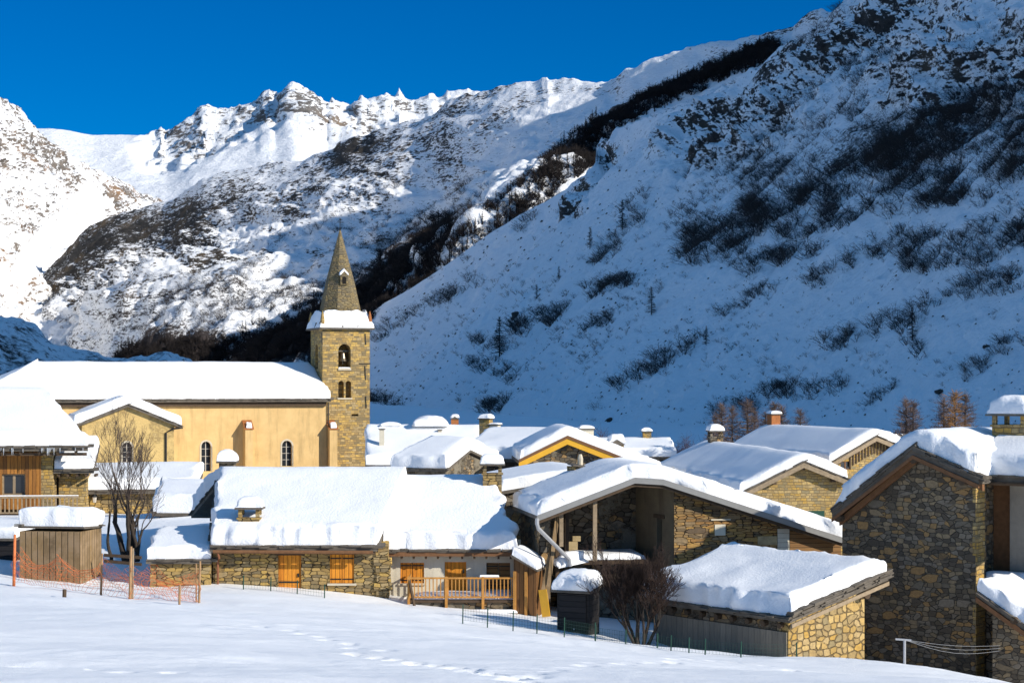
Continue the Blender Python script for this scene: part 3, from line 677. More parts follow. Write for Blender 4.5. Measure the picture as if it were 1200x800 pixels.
M_SLATE = plain('stone_roof_slates', (0.16, 0.135, 0.105), 0.85, 0.5, 2.5, bump=0.5)
M_RUST = plain('rusty_tile', (0.42, 0.15, 0.045), 0.8, 0.4, 4.0)
M_IRON = plain('black_iron', (0.02, 0.02, 0.02), 0.5, 0.3)
M_BRONZE = plain('bell_bronze', (0.16, 0.13, 0.09), 0.35, 0.2, metal=0.7)
M_GLASS = glass('window_glass')
M_DARK = plain('interior_shade', (0.012, 0.010, 0.008), 0.95, 0.2)  # near-black colour stands for the shade inside openings
M_WHITE_FRAME = plain('painted_window_frame', (0.55, 0.50, 0.42), 0.5, 0.15)
M_BARK = plain('tree_bark', (0.055, 0.042, 0.032), 0.9, 0.4, 8.0)
M_TWIG = plain('bare_twigs', (0.10, 0.072, 0.055), 0.9, 0.3, 3.0)
M_GREEN = plain('green_painted_steel', (0.02, 0.07, 0.045), 0.5, 0.2)
M_NET = plain('orange_plastic_netting', (0.75, 0.20, 0.06), 0.6, 0.2)
M_STAKE = plain('split_wood_stake', (0.42, 0.25, 0.12), 0.8, 0.4, 6.0)
M_STEEL = plain('bare_steel_wire', (0.45, 0.45, 0.45), 0.4, 0.1, metal=0.5)

# ------------------------------------------------------------------ frames, roofs, snow
class Fr:
    def __init__(s, px, py, Y, rz):
        s.O = W(px, py, Y); s.r = R(rz)
        s.ex = Vector((math.cos(s.r), math.sin(s.r), 0)); s.ey = Vector((-math.sin(s.r), math.cos(s.r), 0))
    def hit(s, n, off, px, py):
        d = Vector(((px - PX0) / F, 1, -(py - PY0) / F)); c = Vector((0, 0, ZC))
        p = c + d * (((s.O - c).dot(n) + off) / d.dot(n)) - s.O
        return Vector((p.dot(s.ex), p.dot(s.ey), p.z))
    def hy(s, px, py, yl=0.0): return s.hit(s.ey, yl, px, py)
    def hx(s, px, py, xl=0.0): return s.hit(s.ex, xl, px, py)
    def hz(s, px, py, zl):     # the point of the horizontal plane at local height zl
        d = Vector(((px - PX0) / F, 1, -(py - PY0) / F)); t = (s.O.z + zl - ZC) / d.z
        p = Vector((0, 0, ZC)) + d * t - s.O
        return Vector((p.dot(s.ex), p.dot(s.ey), p.z))
    def world(s, p): return s.O + s.ex * p[0] + s.ey * p[1] + Vector((0, 0, p[2]))
    def thing(s, name, label, cat, group=None): return thing(name, label, cat, s.O, s.r, group)

_seed = [100]
def nseed(): _seed[0] += 7; return _seed[0]

def edge_samples(L, step, rim):
    n = max(2, int(L / step)); a = np.linspace(0, L, n + 1)
    ex = np.array([0.0, 0.08, 0.2, 0.4, 0.65]) * rim
    return np.unique(np.concatenate([a[(a > rim * 0.7) & (a < L - rim * 0.7)], ex, L - ex]))

def snow_sheet(name, parent, P00, T=0.7, rim=0.4, lump=0.16, edges=(1, 1, 1, 1), step=0.35, seed=None, mat=None, sag=0.0, emin=0.72, wave=0.1):
    """Snow lying on a surface given as rows of 3-D points (rows v, columns u). edges: which of u0,u1,v0,v1 end in a rounded free edge."""
    seed = nseed() if seed is None else seed
    A = np.array([[tuple(p) for p in r] for r in P00], float)       # (nv,nu,3)
    dv = np.concatenate([[0], np.cumsum(np.linalg.norm(np.diff(A, axis=0), axis=-1).mean(1))])
    du = np.concatenate([[0], np.cumsum(np.linalg.norm(np.diff(A, axis=1), axis=-1).max(0))])
    us = edge_samples(du[-1], step, rim); vs = edge_samples(dv[-1], step, rim)
    B = np.zeros((len(dv), len(us), 3))
    for k in range(3):
        for i in range(len(dv)): B[i, :, k] = np.interp(us, du, A[i, :, k])
    G = np.zeros((len(vs), len(us), 3))
    for k in range(3):
        for j in range(len(us)): G[:, j, k] = np.interp(vs, dv, B[:, j, k])
    U, V = np.meshgrid(us, vs)
    big = 1e3
    e = np.minimum.reduce([U if edges[0] else U + big, (du[-1] - U) if edges[1] else U + big, V if edges[2] else V + big, (dv[-1] - V) if edges[3] else V + big])
    q = G + np.array([seed * 3.1, seed * 1.7, 0])
    t = np.clip(e / rim, 0, 1)
    prof = emin + (1 - emin) * np.sqrt(np.clip(1 - (1 - t) ** 2, 0, 1))
    wv = 1 + wave * 1.7 * fbm(q / 2.6, 3, seed) + 0.5 * wave * fbm(q / 0.7, 3, seed + 3) + (1 - t) * (0.2 * fbm(q / 0.32, 2, seed + 4) + 0.28 * fbm(q / 1.1, 2, seed + 6))
    Tm = T * (1 + sag * (V / max(dv[-1], 1e-3)))
    top = G.copy(); smooth_z = G[..., 2].copy()
    if len(dv) > 2:                                                  # round the ridge under the snow
        for _ in range(3):
            w_ = np.maximum(0.7, T * .8)
            K = np.exp(-0.5 * ((vs[:, None] - vs[None, :]) / (w_ * 0.5)) ** 2); K /= K.sum(1, keepdims=True)
            zz = K @ smooth_z; m_ = np.clip(np.minimum(vs, dv[-1] - vs) / (w_ * 2.2), 0, 1)[:, None]
            smooth_z = np.maximum(smooth_z * (1 - m_) + zz * m_, G[..., 2] - 0.35 * T)
            break
    top[..., 2] = smooth_z + Tm * prof * wv
    c = G.reshape(-1, 3).mean(0)
    gu = np.gradient(G, axis=1); gv = np.gradient(G, axis=0)
    gu /= np.maximum(np.linalg.norm(gu, axis=-1, keepdims=True), 1e-9); gv /= np.maximum(np.linalg.norm(gv, axis=-1, keepdims=True), 1e-9)
    nl = 1.1 * fbm(q / 0.38, 3, seed + 5) + 0.9 * fbm(q / 1.3, 2, seed + 9)
    off = lump * (1.7 * nl - 0.25) - 0.5 * lump * sstep(0.12, 0.4, fbm(q / 0.9, 2, seed + 15))
    f_ = lambda d_: np.clip(1 - d_ / (rim * 0.8), 0, 1)[..., None]
    for flag, d_, g in ((edges[0], U, -gu), (edges[1], du[-1] - U, gu), (edges[2], V, -gv), (edges[3], dv[-1] - V, gv)):
        if flag: top = top + g * (f_(d_) * off[..., None]) * np.array([1, 1, 0.3])
    nv_, nu_ = len(vs), len(us); bot = G.copy(); bot[..., 2] += 0.012
    mid = bot * 0.5 + top * 0.5; 
    # free edges bulge a little half-way down
    idx = np.arange(nv_ * nu_).reshape(nv_, nu_)
    fs = list(np.stack([idx[:-1, :-1], idx[:-1, 1:], idx[1:, 1:], idx[1:, :-1]], -1).reshape(-1, 4))
    loop = [(0, j) for j in range(nu_)] + [(i, nu_ - 1) for i in range(1, nv_)] + [(nv_ - 1, j) for j in range(nu_ - 2, -1, -1)] + [(i, 0) for i in range(nv_ - 2, 0, -1)]
    n0 = nv_ * nu_; ring1, ring2 = [], []
    for (i, j) in loop:
        d_ = top[i, j] - c; d_[2] = 0; d_ /= max(np.linalg.norm(d_), 1e-6)
        k_ = fbm(q[i:i+1, j] / 0.5 + 5.5, 2, seed + 11)[0]
        ring1.append(bot[i, j] + (top[i, j] - bot[i, j]) * 0.45 + d_ * lump * (0.25 + 0.7 * k_)); ring2.append(bot[i, j])
    L_ = len(loop); verts = np.concatenate([top.reshape(-1, 3), np.array(ring1), np.array(ring2), bot.reshape(-1, 3)])
    b1, b2, b3 = n0, n0 + L_, n0 + 2 * L_
    side = []
    for k in range(L_):
        k2 = (k + 1) % L_; a, b = idx[loop[k]], idx[loop[k2]]
        side.append((b, a, b1 + k, b1 + k2)); side.append((b1 + k2, b1 + k, b2 + k, b2 + k2))
    und = [(b3 + f[3], b3 + f[2], b3 + f[1], b3 + f[0]) for f in fs]
    fs = np.array([tuple(f) for f in fs] + side + und)
    return mesh_obj(name, verts, fs, mat or M_ROOFSNOW, parent, smooth=True)

def loft(name, mat, parent, prof, a0, a1, axis, thick=None, zbot=None, mb=None):
    """Solid whose cross-section is the profile [(s, z)]; a0/a1: its two ends along the axis, one value per profile point."""
    mb = mb or MB(); n = len(prof)
    a0 = [a0] * n if not isinstance(a0, (list, tuple)) else a0; a1 = [a1] * n if not isinstance(a1, (list, tuple)) else a1
    P = lambda a, s, z: (a, s, z) if axis == 'x' else (s, a, z)
    vs = []
    for k, (s, z) in enumerate(prof):
        zb = z - thick if thick is not None else zbot
        vs += [P(a0[k], s, z), P(a1[k], s, z), P(a0[k], s, zb), P(a1[k], s, zb)]
    fs = []
    for k in range(n - 1):
        b, c = 4 * k, 4 * (k + 1)
        fs += [(b, b+1, c+1, c), (b+2, c+2, c+3, b+3), (b, c, c+2, b+2), (b+1, b+3, c+3, c+1)]
    e = 4 * (n - 1); fs += [(0, 2, 3, 1), (e, e+1, e+3, e+2)]
    mb.add(vs, fs)
    return mb.build(name, mat, parent) if name else mb

def slates(mb, a, b, out, rng, n=None, layers=2, size=(0.35, 0.8), up=0.0, reach=0.35):
    """Irregular stone slates showing along a roof edge from a to b, poking outwards."""
    a = Vector(a); b = Vector(b); d = b - a; L = d.length; d.normalize(); out = Vector(out).normalized()
    nrm = d.cross(out)
    if nrm.z < 0: nrm = -nrm
    for l in range(layers):
        t = 0.0
        while t < L:
            w = rng.uniform(*size); th = rng.uniform(0.035, 0.07); ov = rng.uniform(-0.03, 0.13)
            c = a + d * min(t + w/2, L) + out * (ov - reach/2) + nrm * (up + 0.05 * l + rng.uniform(0, 0.02))
            x = d; y = out; z = nrm
            m = Matrix((( x.x, y.x, z.x, c.x), (x.y, y.y, z.y, c.y), (x.z, y.z, z.z, c.z), (0, 0, 0, 1)))
            mb.box(-w*0.47, w*0.47, -reach/2, reach/2, -th/2, th/2, m); t += w * rng.uniform(0.8, 1.05)
    return mb

def roof(parent, prof, a0, a1, axis, T=0.75, thick=0.16, snow=True, slate=(), lump=0.16, rim=0.30, edges=(1, 1, 1, 1), mat=None, step=0.35, wave=0.055, inset=0.04, name='roof', emin=0.76, snow_prof=None):
    rng = random.Random(nseed()); n = len(prof)
    A0 = [a0] * n if not isinstance(a0, (list, tuple)) else list(a0); A1 = [a1] * n if not isinstance(a1, (list, tuple)) else list(a1)
    mb = loft(None, None, None, prof, A0, A1, axis, thick)
    P = lambda a, s, z: Vector((a, s, z) if axis == 'x' else (s, a, z))
    for sl in slate:
        if sl == 'a0':
            for k in range(n - 1): slates(mb, P(A0[k], *prof[k]), P(A0[k+1], *prof[k+1]), P(-1, 0, 0), rng)
        elif sl == 'a1':
            for k in range(n - 1): slates(mb, P(A1[k], *prof[k]), P(A1[k+1], *prof[k+1]), P(1, 0, 0), rng)
        elif sl == 's0':
            s, z = prof[0]; s1, z1 = prof[1]; o = P(0, s - s1, z - z1); slates(mb, P(A0[0], s, z), P(A1[0], s, z), o, rng)
        elif sl == 's1':
            s, z = prof[-1]; s1, z1 = prof[-2]; o = P(0, s - s1, z - z1); slates(mb, P(A0[-1], s, z), P(A1[-1], s, z), o, rng)
    r = mb.build(name, mat or M_SLATE, parent)
    if snow:
        sp = prof; rows = []
        for k, (s, z) in enumerate(sp):
            si = inset if k == 0 else (-inset if k == n - 1 else 0)
            rows.append([P(A0[k] + inset, s + si * (1 if sp[-1][0] > sp[0][0] else -1), z), P(A1[k] - inset, s + si * (1 if sp[-1][0] > sp[0][0] else -1), z)])
        snow_sheet('roof_snow', r, rows, T, rim, lump, edges, step, wave=wave, emin=emin)
    return r

def cut(obj, cutters):
    """cuts the openings out of a wall, then lays its UVs again"""
    tmp = []
    for c in cutters:
        co = c.build('cutter', None, obj.parent); tmp.append(co)
        m = obj.modifiers.new('opening', 'BOOLEAN'); m.operation = 'DIFFERENCE'; m.solver = 'EXACT'; m.object = co
    bpy.context.view_layer.update(); dg = bpy.context.evaluated_depsgraph_get()
    me = bpy.data.meshes.new_from_object(obj.evaluated_get(dg))
    obj.modifiers.clear(); old = obj.data; mats = [m for m in old.materials]
    obj.data = me; me.materials.clear()
    for m in mats: me.materials.append(m)
    for co in tmp: bpy.data.objects.remove(co)
    uv = me.uv_layers.get('uv') or me.uv_layers.new(name='uv')
    for p in me.polygons:
        p.material_index = 0; n = p.normal; t = Vector((-n.y, n.x, 0))
        if abs(n.z) > 0.8 or t.length < 1e-4:
            for li in p.loop_indices:
                c = me.vertices[me.loops[li].vertex_index].co; uv.data[li].uv = (c.x, c.y)
        else:
            t.normalize(); q = n.cross(t)
            for li in p.loop_indices:
                c = me.vertices[me.loops[li].vertex_index].co; uv.data[li].uv = (c.dot(t), c.dot(q))

def arch_poly(x0, x1, z0, z1, y, n=10):
    r = (x1 - x0) / 2; zc = z1 - r
    return [Vector((x0, y, z0)), Vector((x1, y, z0))] + [Vector((x0 + r + r * math.cos(a), y, zc + r * math.sin(a))) for a in [math.pi * k / n for k in range(n + 1)]]

def rect_window(parent, x0, x1, z0, z1, y, depth=0.14, mat=None, sash=2, bars=1, sill=True, name='window', fw=0.06):
    """framed window standing inside its opening; y is the outer face of the wall"""
    mat = mat or M_WHITE_FRAME; f = MB(); yi = y + depth
    f.box(x0, x1, yi - .05, yi, z0, z0 + fw); f.box(x0, x1, yi - .05, yi, z1 - fw, z1)
    f.box(x0, x0 + fw, yi - .05, yi, z0 + fw, z1 - fw); f.box(x1 - fw, x1, yi - .05, yi, z0 + fw, z1 - fw)
    for k in range(1, sash):
        xm = x0 + (x1 - x0) * k / sash; f.box(xm - fw*.8, xm + fw*.8, yi - .045, yi - .004, z0 + fw, z1 - fw)
    for k in range(1, bars):
        zm = z0 + (z1 - z0) * k / bars; f.box(x0 + fw, x1 - fw, yi - .03, yi - .006, zm - .018, zm + .018)
    w = f.build(name, mat, parent)
    MB().box(x0 + .01, x1 - .01, yi - .012, yi + .03, z0 + .01, z1 - .01).build('pane', M_GLASS, w)
    if sill: MB().box(x0 - .08, x1 + .08, y - .07, y + depth - .06, z0 - .07, z0 - .004).build('sill', M_TRIM, w)
    return w

def shutters(parent, x0, x1, z0, z1, y, leaves=2, mat=None, name='shutter', bars=True):
    w = (x1 - x0) / leaves
    for k in range(leaves):
        a = x0 + w * k + .01; b = x0 + w * (k + 1) - .01
        s = MB().box(a, b, y, y + .045, z0, z1).build(name, mat or M_ORANGE, parent)
        if bars:
            h = MB()
            for zz in (z0 + (z1 - z0) * .14, z0 + (z1 - z0) * .86): h.box(a + .02, b - .02, y - .018, y - .002, zz - .025, zz + .025)
            h.build_each('hinge', M_IRON, s)

def snow_cap(parent, x0, x1, y0, y1, z, T, lump=0.08, rim=None, name='snow_cap', dome=0.0):
    rim = rim or min(x1 - x0, y1 - y0) * 0.42
    return snow_sheet(name, parent, [[(x0, y0, z), (x1, y0, z)], [(x0, y1, z), (x1, y1, z)]], T, rim, lump, step=0.16, emin=0.2)

def chimney(parent, x, y, z0, z1, w, d, mat=None, snow=0.45, style='plain', rz=0.0, cap_w=0.12):
    """stone stack; 'open' carries a slab on little stone piers above the flue"""
    mat = mat or M_STONE_LONG
    c = MB().box(x - w/2, x + w/2, y - d/2, y + d/2, z0, z1 if style != 'open' else z1 - 0.42)
    if style == 'open':
        zt = z1 - 0.42
        c.box(x - w/2 - .06, x + w/2 + .06, y - d/2 - .06, y + d/2 + .06, zt + .002, zt + .07)
        for sx in (-1, 1):
            for sy in (-1, 1):
                c.box(x + sx*(w/2 - .08) - .08, x + sx*(w/2 - .08) + .08, y + sy*(d/2 - .08) - .08, y + sy*(d/2 - .08) + .08, zt + .072, z1 - .002)
    s = c.build('chimney', mat, parent)
    rng = random.Random(nseed()); k = MB()
    k.box(x - w/2 - cap_w, x + w/2 + cap_w, y - d/2 - cap_w, y + d/2 + cap_w, z1, z1 + .07)
    if style == 'gabled':
        k = MB(); k.add([(x - w/2 - cap_w, y - d/2 - cap_w, z1), (x + w/2 + cap_w, y - d/2 - cap_w, z1), (x, y - d/2 - cap_w, z1 + w*.38), (x - w/2 - cap_w, y + d/2 + cap_w, z1), (x + w/2 + cap_w, y + d/2 + cap_w, z1), (x, y + d/2 + cap_w, z1 + w*.38)],
                      [(0, 1, 2), (5, 4, 3), (0, 3, 4, 1), (1, 4, 5, 2), (2, 5, 3, 0)])
    k.build('chimney_cap', M_SLATE, s)
    if snow:
        cw = cap_w * .8
        snow_cap(s, x - w/2 - cw, x + w/2 + cw, y - d/2 - cw, y + d/2 + cw, z1 + (.075 if style != 'gabled' else w*.19), snow, 0.06, min(w, d) * .5)
    return s

def joists(mb, pts, out, length, s=0.12):
    for p in pts: mb.bar(Vector(p), Vector(p) + Vector(out) * length, s, s)
    return mb
M_HCLAD_V = planks('brown_upright_boards', (0.26, 0.12, 0.035), (0.12, 0.06, 0.025), 0.2, True, 0.2)
# ================================================================== the church
fr = Fr(378, 545, 186.0, 20.0); fr.O.z = -1.0
ch = fr.thing('church', 'ochre rendered stone church with a snowy nave roof and a pointed stone bell tower', 'church')
# --- nave
yn = -1.2
pe = fr.hy(388, 468, yn - 0.7); pr = fr.hy(45, 433, 4.6); xl_r = pr.x; z_e = pe.z; z_r = pr.z
xl_e = xl_r - 6.0; xr = fr.hy(383, 500, yn).x
prof = [(yn - 0.7, z_e), (4.6, z_r), (10.6, z_e)]
xr_r = fr.hy(381, 430, 4.6).x
nave = MB().box(xl_e + .6, xr, yn, 10.0, -3, z_e - 0.2 + .15).build('wall', M_PLASTER_CH, ch)
nr = roof(ch, prof, [xl_e, xl_r, xl_e], [pe.x, pe.x - .5, pe.x - 2.0], 'x', T=0.95, thick=0.22, slate=('s0',), edges=(0, 1, 1, 1), lump=0.12, step=0.6)
snow_sheet('roof_snow', nr, [[(xl_e, prof[0][0], z_e), (xl_e, prof[2][0], z_e)], [(xl_r - .05, 4.5, z_r), (xl_r - .05, 4.7, z_r)]], 0.95, 0.5, 0.12, (1, 1, 1, 0), 0.6)
MB().box(xl_e + .3, xr - .1, yn - .35, yn - .002, z_e - .62, z_e - .24).build('cornice', M_BEAM, ch)
cutters = []; wins = []
for (a, b, t, bt) in ((236, 247, 517, 552), (330.5, 342, 516, 546)):
    p0 = fr.hy(a, bt, yn); p1 = fr.hy(b, t, yn); wins.append((p0.x, p1.x, p0.z, p1.z))
    cutters.append(MB().prism(arch_poly(p0.x, p1.x, p0.z, p1.z, yn - .3), 0.75, (0, 1, 0)))
cut(nave, cutters)
def arch_window(parent, x0, x1, z0, z1, y, depth, trim=0.16):
    f = MB(); yi = y + depth
    f.box((x0+x1)/2 - .035, (x0+x1)/2 + .035, yi - .04, yi - .004, z0, z1 - .02)
    n = 4
    for k in range(1, n): f.box(x0, x1, yi - .032, yi - .006, z0 + (z1-z0)*k/n - .02, z0 + (z1-z0)*k/n + .02)
    w = f.build('window', M_WHITE_FRAME, parent)
    MB().prism(arch_poly(x0 + .004, x1 - .004, z0 + .004, z1 - .004, yi), 0.04, (0, 1, 0)).build('pane', M_GLASS, w)
    s = MB(); A = arch_poly(x0 - trim, x1 + trim, z0, z1 + trim, y - .03); B = arch_poly(x0, x1, z0, z1, y - .03)
    n_ = len(A); C_ = [p + Vector((0, .026, 0)) for p in A]; D = [p + Vector((0, .026, 0)) for p in B]
    vs = A + B + C_ + D; fs = []
    for k in range(1, n_ - 1):
        fs += [(k, k+1, n_+k+1, n_+k), (2*n_+k, 3*n_+k, 3*n_+k+1, 2*n_+k+1), (k, 2*n_+k, 2*n_+k+1, k+1), (n_+k, n_+k+1, 3*n_+k+1, 3*n_+k)]
    e = n_ - 1
    fs += [(e, 0 + 0, n_, n_ + e)] if False else []
    # the two legs of the surround
    for i, j in ((1, 2), (0, e)): fs += [(i, j, n_ + j, n_ + i), (i, 2*n_+i, 3*n_+i, n_+i)]
    s.add(vs, fs); s.build('window_surround', M_TRIM, w, fix=True)
for wv in wins: arch_window(ch, *wv, yn, 0.3)
# buttresses with tiled tops
def buttress(px0, px1, ptop, yl, dep):
    a = fr.hy(px0, ptop, yl - dep * .5); b = fr.hy(px1, ptop, yl - dep * .5)
    poly = [(a.x, yl - .01, -3), (a.x, yl - dep, -3), (a.x, yl - dep, a.z), (a.x, yl - .01, a.z + .75)]
    bt = MB().prism(poly, b.x - a.x, (1, 0, 0)).build('buttress', M_PLASTER_CH, ch)
    t = MB(); o = .09
    t.prism([(a.x - o, yl + .0, a.z + .79), (a.x - o, yl - dep - o, a.z + .0), (a.x - o, yl - dep - o, a.z + .10), (a.x - o, yl, a.z + .90)], b.x - a.x + 2*o, (1, 0, 0)); t.build('buttress_cap', M_RUST, bt)
    snow_sheet('snow_cap', bt, [[(a.x + .1, yl - dep - .05, a.z + .14), (b.x - .1, yl - dep - .05, a.z + .14)], [(a.x + .2, yl - dep * .55, a.z + .45), (b.x - .05, yl - dep * .55, a.z + .45)]], .3, .2, .05, step=.12)
buttress(286, 295, 503, yn, 1.15)
buttress(384, 393, 503, yn + .6, 1.6)
# --- side chapel
yc = -7.0
pk = fr.hy(150, 474, yc - .35); el = fr.hy(86, 499, yc - .35); er = fr.hy(213, 499, yc - .35)
wl = fr.hy(96, 520, yc).x; wr = fr.hy(204, 520, yc).x
aisle = loft('chapel_wall', M_PLASTER_AN, ch, [(wl, el.z + .12), (pk.x, pk.z - .14), (wr, er.z + .12)], yc, yn - .01, 'y', zbot=-3)
p0 = fr.hy(143.5, 541, yc); p1 = fr.hy(154.5, 518, yc)
cut(aisle, [MB().prism(arch_poly(p0.x, p1.x, p0.z, p1.z, yc - .3), .75, (0, 1, 0))])
arch_window(ch, p0.x, p1.x, p0.z, p1.z, yc, .3)
roof(ch, [(el.x, el.z), (pk.x, pk.z), (er.x, er.z)], yc - .45, yn - .05, 'y', T=0.95, thick=.2, slate=('a0',), edges=(1, 0, 1, 1), lump=.12, step=.5, name='chapel_roof')
g = MB(); d0 = fr.hy(194.5, 503, yc - .1); g.tube([(er.x + .1, yc - .3, er.z - .15), (d0.x + .6, yc - .2, d0.z + .05), (d0.x, yc - .1, d0.z - .3), (d0.x, yc - .1, -2)], .09, 8)
g.build('drainpipe', M_IRON, ch)
g = MB(); d0 = fr.hy(384.5, 480, yn - .12); g.tube([(d0.x, yn - .12, z_e - .3), (d0.x, yn - .12, -2)], .08, 8); g.build('drainpipe', M_IRON, ch)
# --- bell tower
tw = 4.85; tz = fr.hy(400, 386, 0).z; TX0 = 0.0
tower = MB().box(TX0, tw, 0, tw, -3, tz).build('bell_tower', M_STONE_TOWER, ch)
ca = fr.hy(396.5, 432, 0); cb = fr.hy(411, 403, 0)
t0 = fr.hy(396.5, 466, 0); t1 = fr.hy(403, 446, 0); t2 = fr.hy(405, 466, 0); t3 = fr.hy(411.5, 446, 0)
l0 = fr.hx(369, 432, 0); 
cs = [MB().prism(arch_poly(ca.x, cb.x, ca.z, cb.z, -.3), 1.9, (0, 1, 0)), MB().prism(arch_poly(t0.x, t1.x, t0.z, t1.z, -.3), 1.1, (0, 1, 0)), MB().prism(arch_poly(t2.x, t3.x, t2.z, t3.z, -.3), 1.1, (0, 1, 0))]
ym = tw / 2
cs.append(MB().prism([Vector((-.3, p.x, p.z)) for p in arch_poly(ym - .55, ym + .55, ca.z, cb.z, 0)], 1.2, (1, 0, 0)))
pz = fr.hy(412, 486, 0); cs.append(MB().box(pz.x - .0, pz.x + .7, -.2, .4, pz.z - .12, pz.z + .1))
cut(tower, cs)
xm = (ca.x + cb.x) / 2
bell = MB().lathe((xm, .75, ca.z + .75), [(.50, 0), (.47, .05), (.36, .28), (.29, .62), (.24, .80), (.12, .9), (.05, .95)], 16)
bell.box(xm - .62, xm + .62, .66, .84, ca.z + 1.7, ca.z + 1.85); bell.tube([(xm, .75, ca.z + .45), (xm, .75, ca.z + .8)], .06, 6)
bell.build('bell', M_BRONZE, tower)
MB().box(ca.x - .02, cb.x + .02, -.1, .5, ca.z - .14, ca.z + .05).build('sill', M_TRIM, tower)
snow_cap(tower, ca.x + .02, cb.x - .02, .02, .5, ca.z + .055, .12, .03, name='sill_snow')
MB().box(t0.x - .1, t3.x + .1, -.08, .3, t0.z - .14, t0.z - .004).build('sill', M_TRIM, tower)
an = MB()
for (a, b, c, d) in ((421, 426, 434, 426), (427.5, 428.5, 428.5, 445), (428.5, 464, 429.2, 478), (428, 391, 428.6, 404), (377, 390, 377.6, 404)):
    p = fr.hy(a, b, -.03); q = fr.hy(c, d, -.03); an.bar((p.x, -.035, p.z), (q.x, -.035, q.z), .09, .05, Vector((0, 1, 0)))
an.build_each('wall_anchor', M_IRON, tower)
cz = tz; ov = .42
MB().box(-ov, tw + ov, -ov, tw + ov, cz + .002, cz + .16).build('tower_cornice', M_SLATE, tower)
# skirt of the spire, its snow and the spire itself
sb = fr.hy(400, 364, 0.6).z; tip = fr.hy(398, 268, 2.4)
cx = cy = tw / 2; rs = fr.hy(425, 372, 1.0).x - cx + .1
sk = MB(); zb, zt = cz + .164, sb
for k in range(1):
    A = [(-ov + .05, -ov + .05), (tw + ov - .05, -ov + .05), (tw + ov - .05, tw + ov - .05), (-ov + .05, tw + ov - .05)]
    r2 = rs * 1.0; B = [(cx - r2, cy - r2), (cx + r2, cy - r2), (cx + r2, cy + r2), (cx - r2, cy + r2)]
    sk.add([(x, y, zb) for x, y in A] + [(x, y, zt - .35) for x, y in B], [(0,1,5,4), (1,2,6,5), (2,3,7,6), (3,0,4,7), (4,5,6,7), (3,2,1,0)])
sk.build('spire_skirt', M_SLATE, tower)
for q in range(4):
    rot = lambda x, y, q=q: {0: (x, y), 1: (tw - y, x), 2: (tw - x, tw - y), 3: (y, tw - x)}[q]
    rows = []
    for (o_, z_) in ((-ov + .05, zb), (-.1, zb + .35), (cy - rs - .02, zt - .33)):
        k_ = (o_ + ov) / (cy - rs + ov); xa = -ov + .05 + (cx - rs + ov) * k_ * .9; xb = tw - xa
        rows.append([(*rot(xa, o_), z_), (*rot((xa + xb)/2, o_), z_), (*rot(xb, o_), z_)])
    snow_sheet('skirt_snow', tower, rows, .34, .7, .12, (0, 0, 1, 0), .25, emin=.35, wave=.9)
sp = MB(); n8 = 8
base = []
for k in range(n8):
    a = math.pi / 8 + 2 * math.pi * k / n8; base.append((cx + rs / math.cos(math.pi/8) * math.cos(a), cy + rs / math.cos(math.pi/8) * math.sin(a)))
lv = [(1.0, zt - .6), (.66, zt + (tip.z - zt) * .35), (.33, zt + (tip.z - zt) * .68), (.03, tip.z - .15)]
vs = [(cx + (x - cx) * f_, cy + (y - cy) * f_, z) for f_, z in lv for x, y in base]
fs = [(i*n8+k, i*n8+(k+1)%n8, (i+1)*n8+(k+1)%n8, (i+1)*n8+k) for i in range(len(lv)-1) for k in range(n8)]
sp.add(vs, fs + [tuple(range(3*n8, 4*n8)), tuple(reversed(range(n8)))])
M_SPIRE = stone('spire_masonry', 2.0, 5.0, [(0.30, 0.235, 0.12), (0.235, 0.19, 0.11), (0.34, 0.25, 0.11), (0.19, 0.155, 0.095), (0.28, 0.21, 0.10)], (0.11, 0.085, 0.05), 0.06, 0.05)
spire = sp.build('spire', M_SPIRE, tower)
lu = fr.hy(401, 334, 1.2); lz = lu.z
yl_ = cy - rs * (1 - (lz - zt) / (tip.z - zt)) - .12
lm = MB(); lm.prism([(cx - .38, yl_ - .1, lz), (cx + .38, yl_ - .1, lz), (cx + .38, yl_ - .1, lz + .95), (cx, yl_ - .1, lz + 1.35), (cx - .38, yl_ - .1, lz + .95)], .9, (0, 1, 0))
lo = lm.build('spire_dormer', M_SPIRE, spire)
MB().prism(arch_poly(cx - .2, cx + .2, lz + .1, lz + .85, yl_ - .125), .02, (0, 1, 0)).build('dormer_shade_panel', M_DARK, lo)  # painted dark panel stands for shade in an opening that is not cut
for sx in (-1, 1):
    snow_sheet('snow_cap', lo, [[(cx, yl_ - .15, lz + 1.36), (cx, yl_ + .6, lz + 1.36)], [(cx + sx * .42, yl_ - .15, lz + .95), (cx + sx * .42, yl_ + .6, lz + .95)]], .3, .15, .05, (1, 1, 0, 1), .15)
pn = random.Random(5)
for sx in (0, 1):
    for sy in (0, 1):
        x = -.0 + sx * tw; y = 0 + sy * tw
        MB().lathe((x, y, cz + .16), [(.30, 0), (.28, .35), (.22, .8), (.14, 1.3), (.04, 1.7)], 6).build('pinnacle', M_RUST if sx else M_STONE_TOWER, tower)
cr = MB(); zt_ = tip.z - .2
cr.tube([(cx, cy, zt_), (cx, cy, zt_ + 1.25)], .045, 6); cr.bar((cx - .3, cy, zt_ + .85), (cx + .3, cy, zt_ + .85), .06, .06); cr.lathe((cx, cy, zt_ + .12), [(.02, -.1), (.11, 0), (.02, .1)], 8)
cr.build('cross', M_IRON, spire)

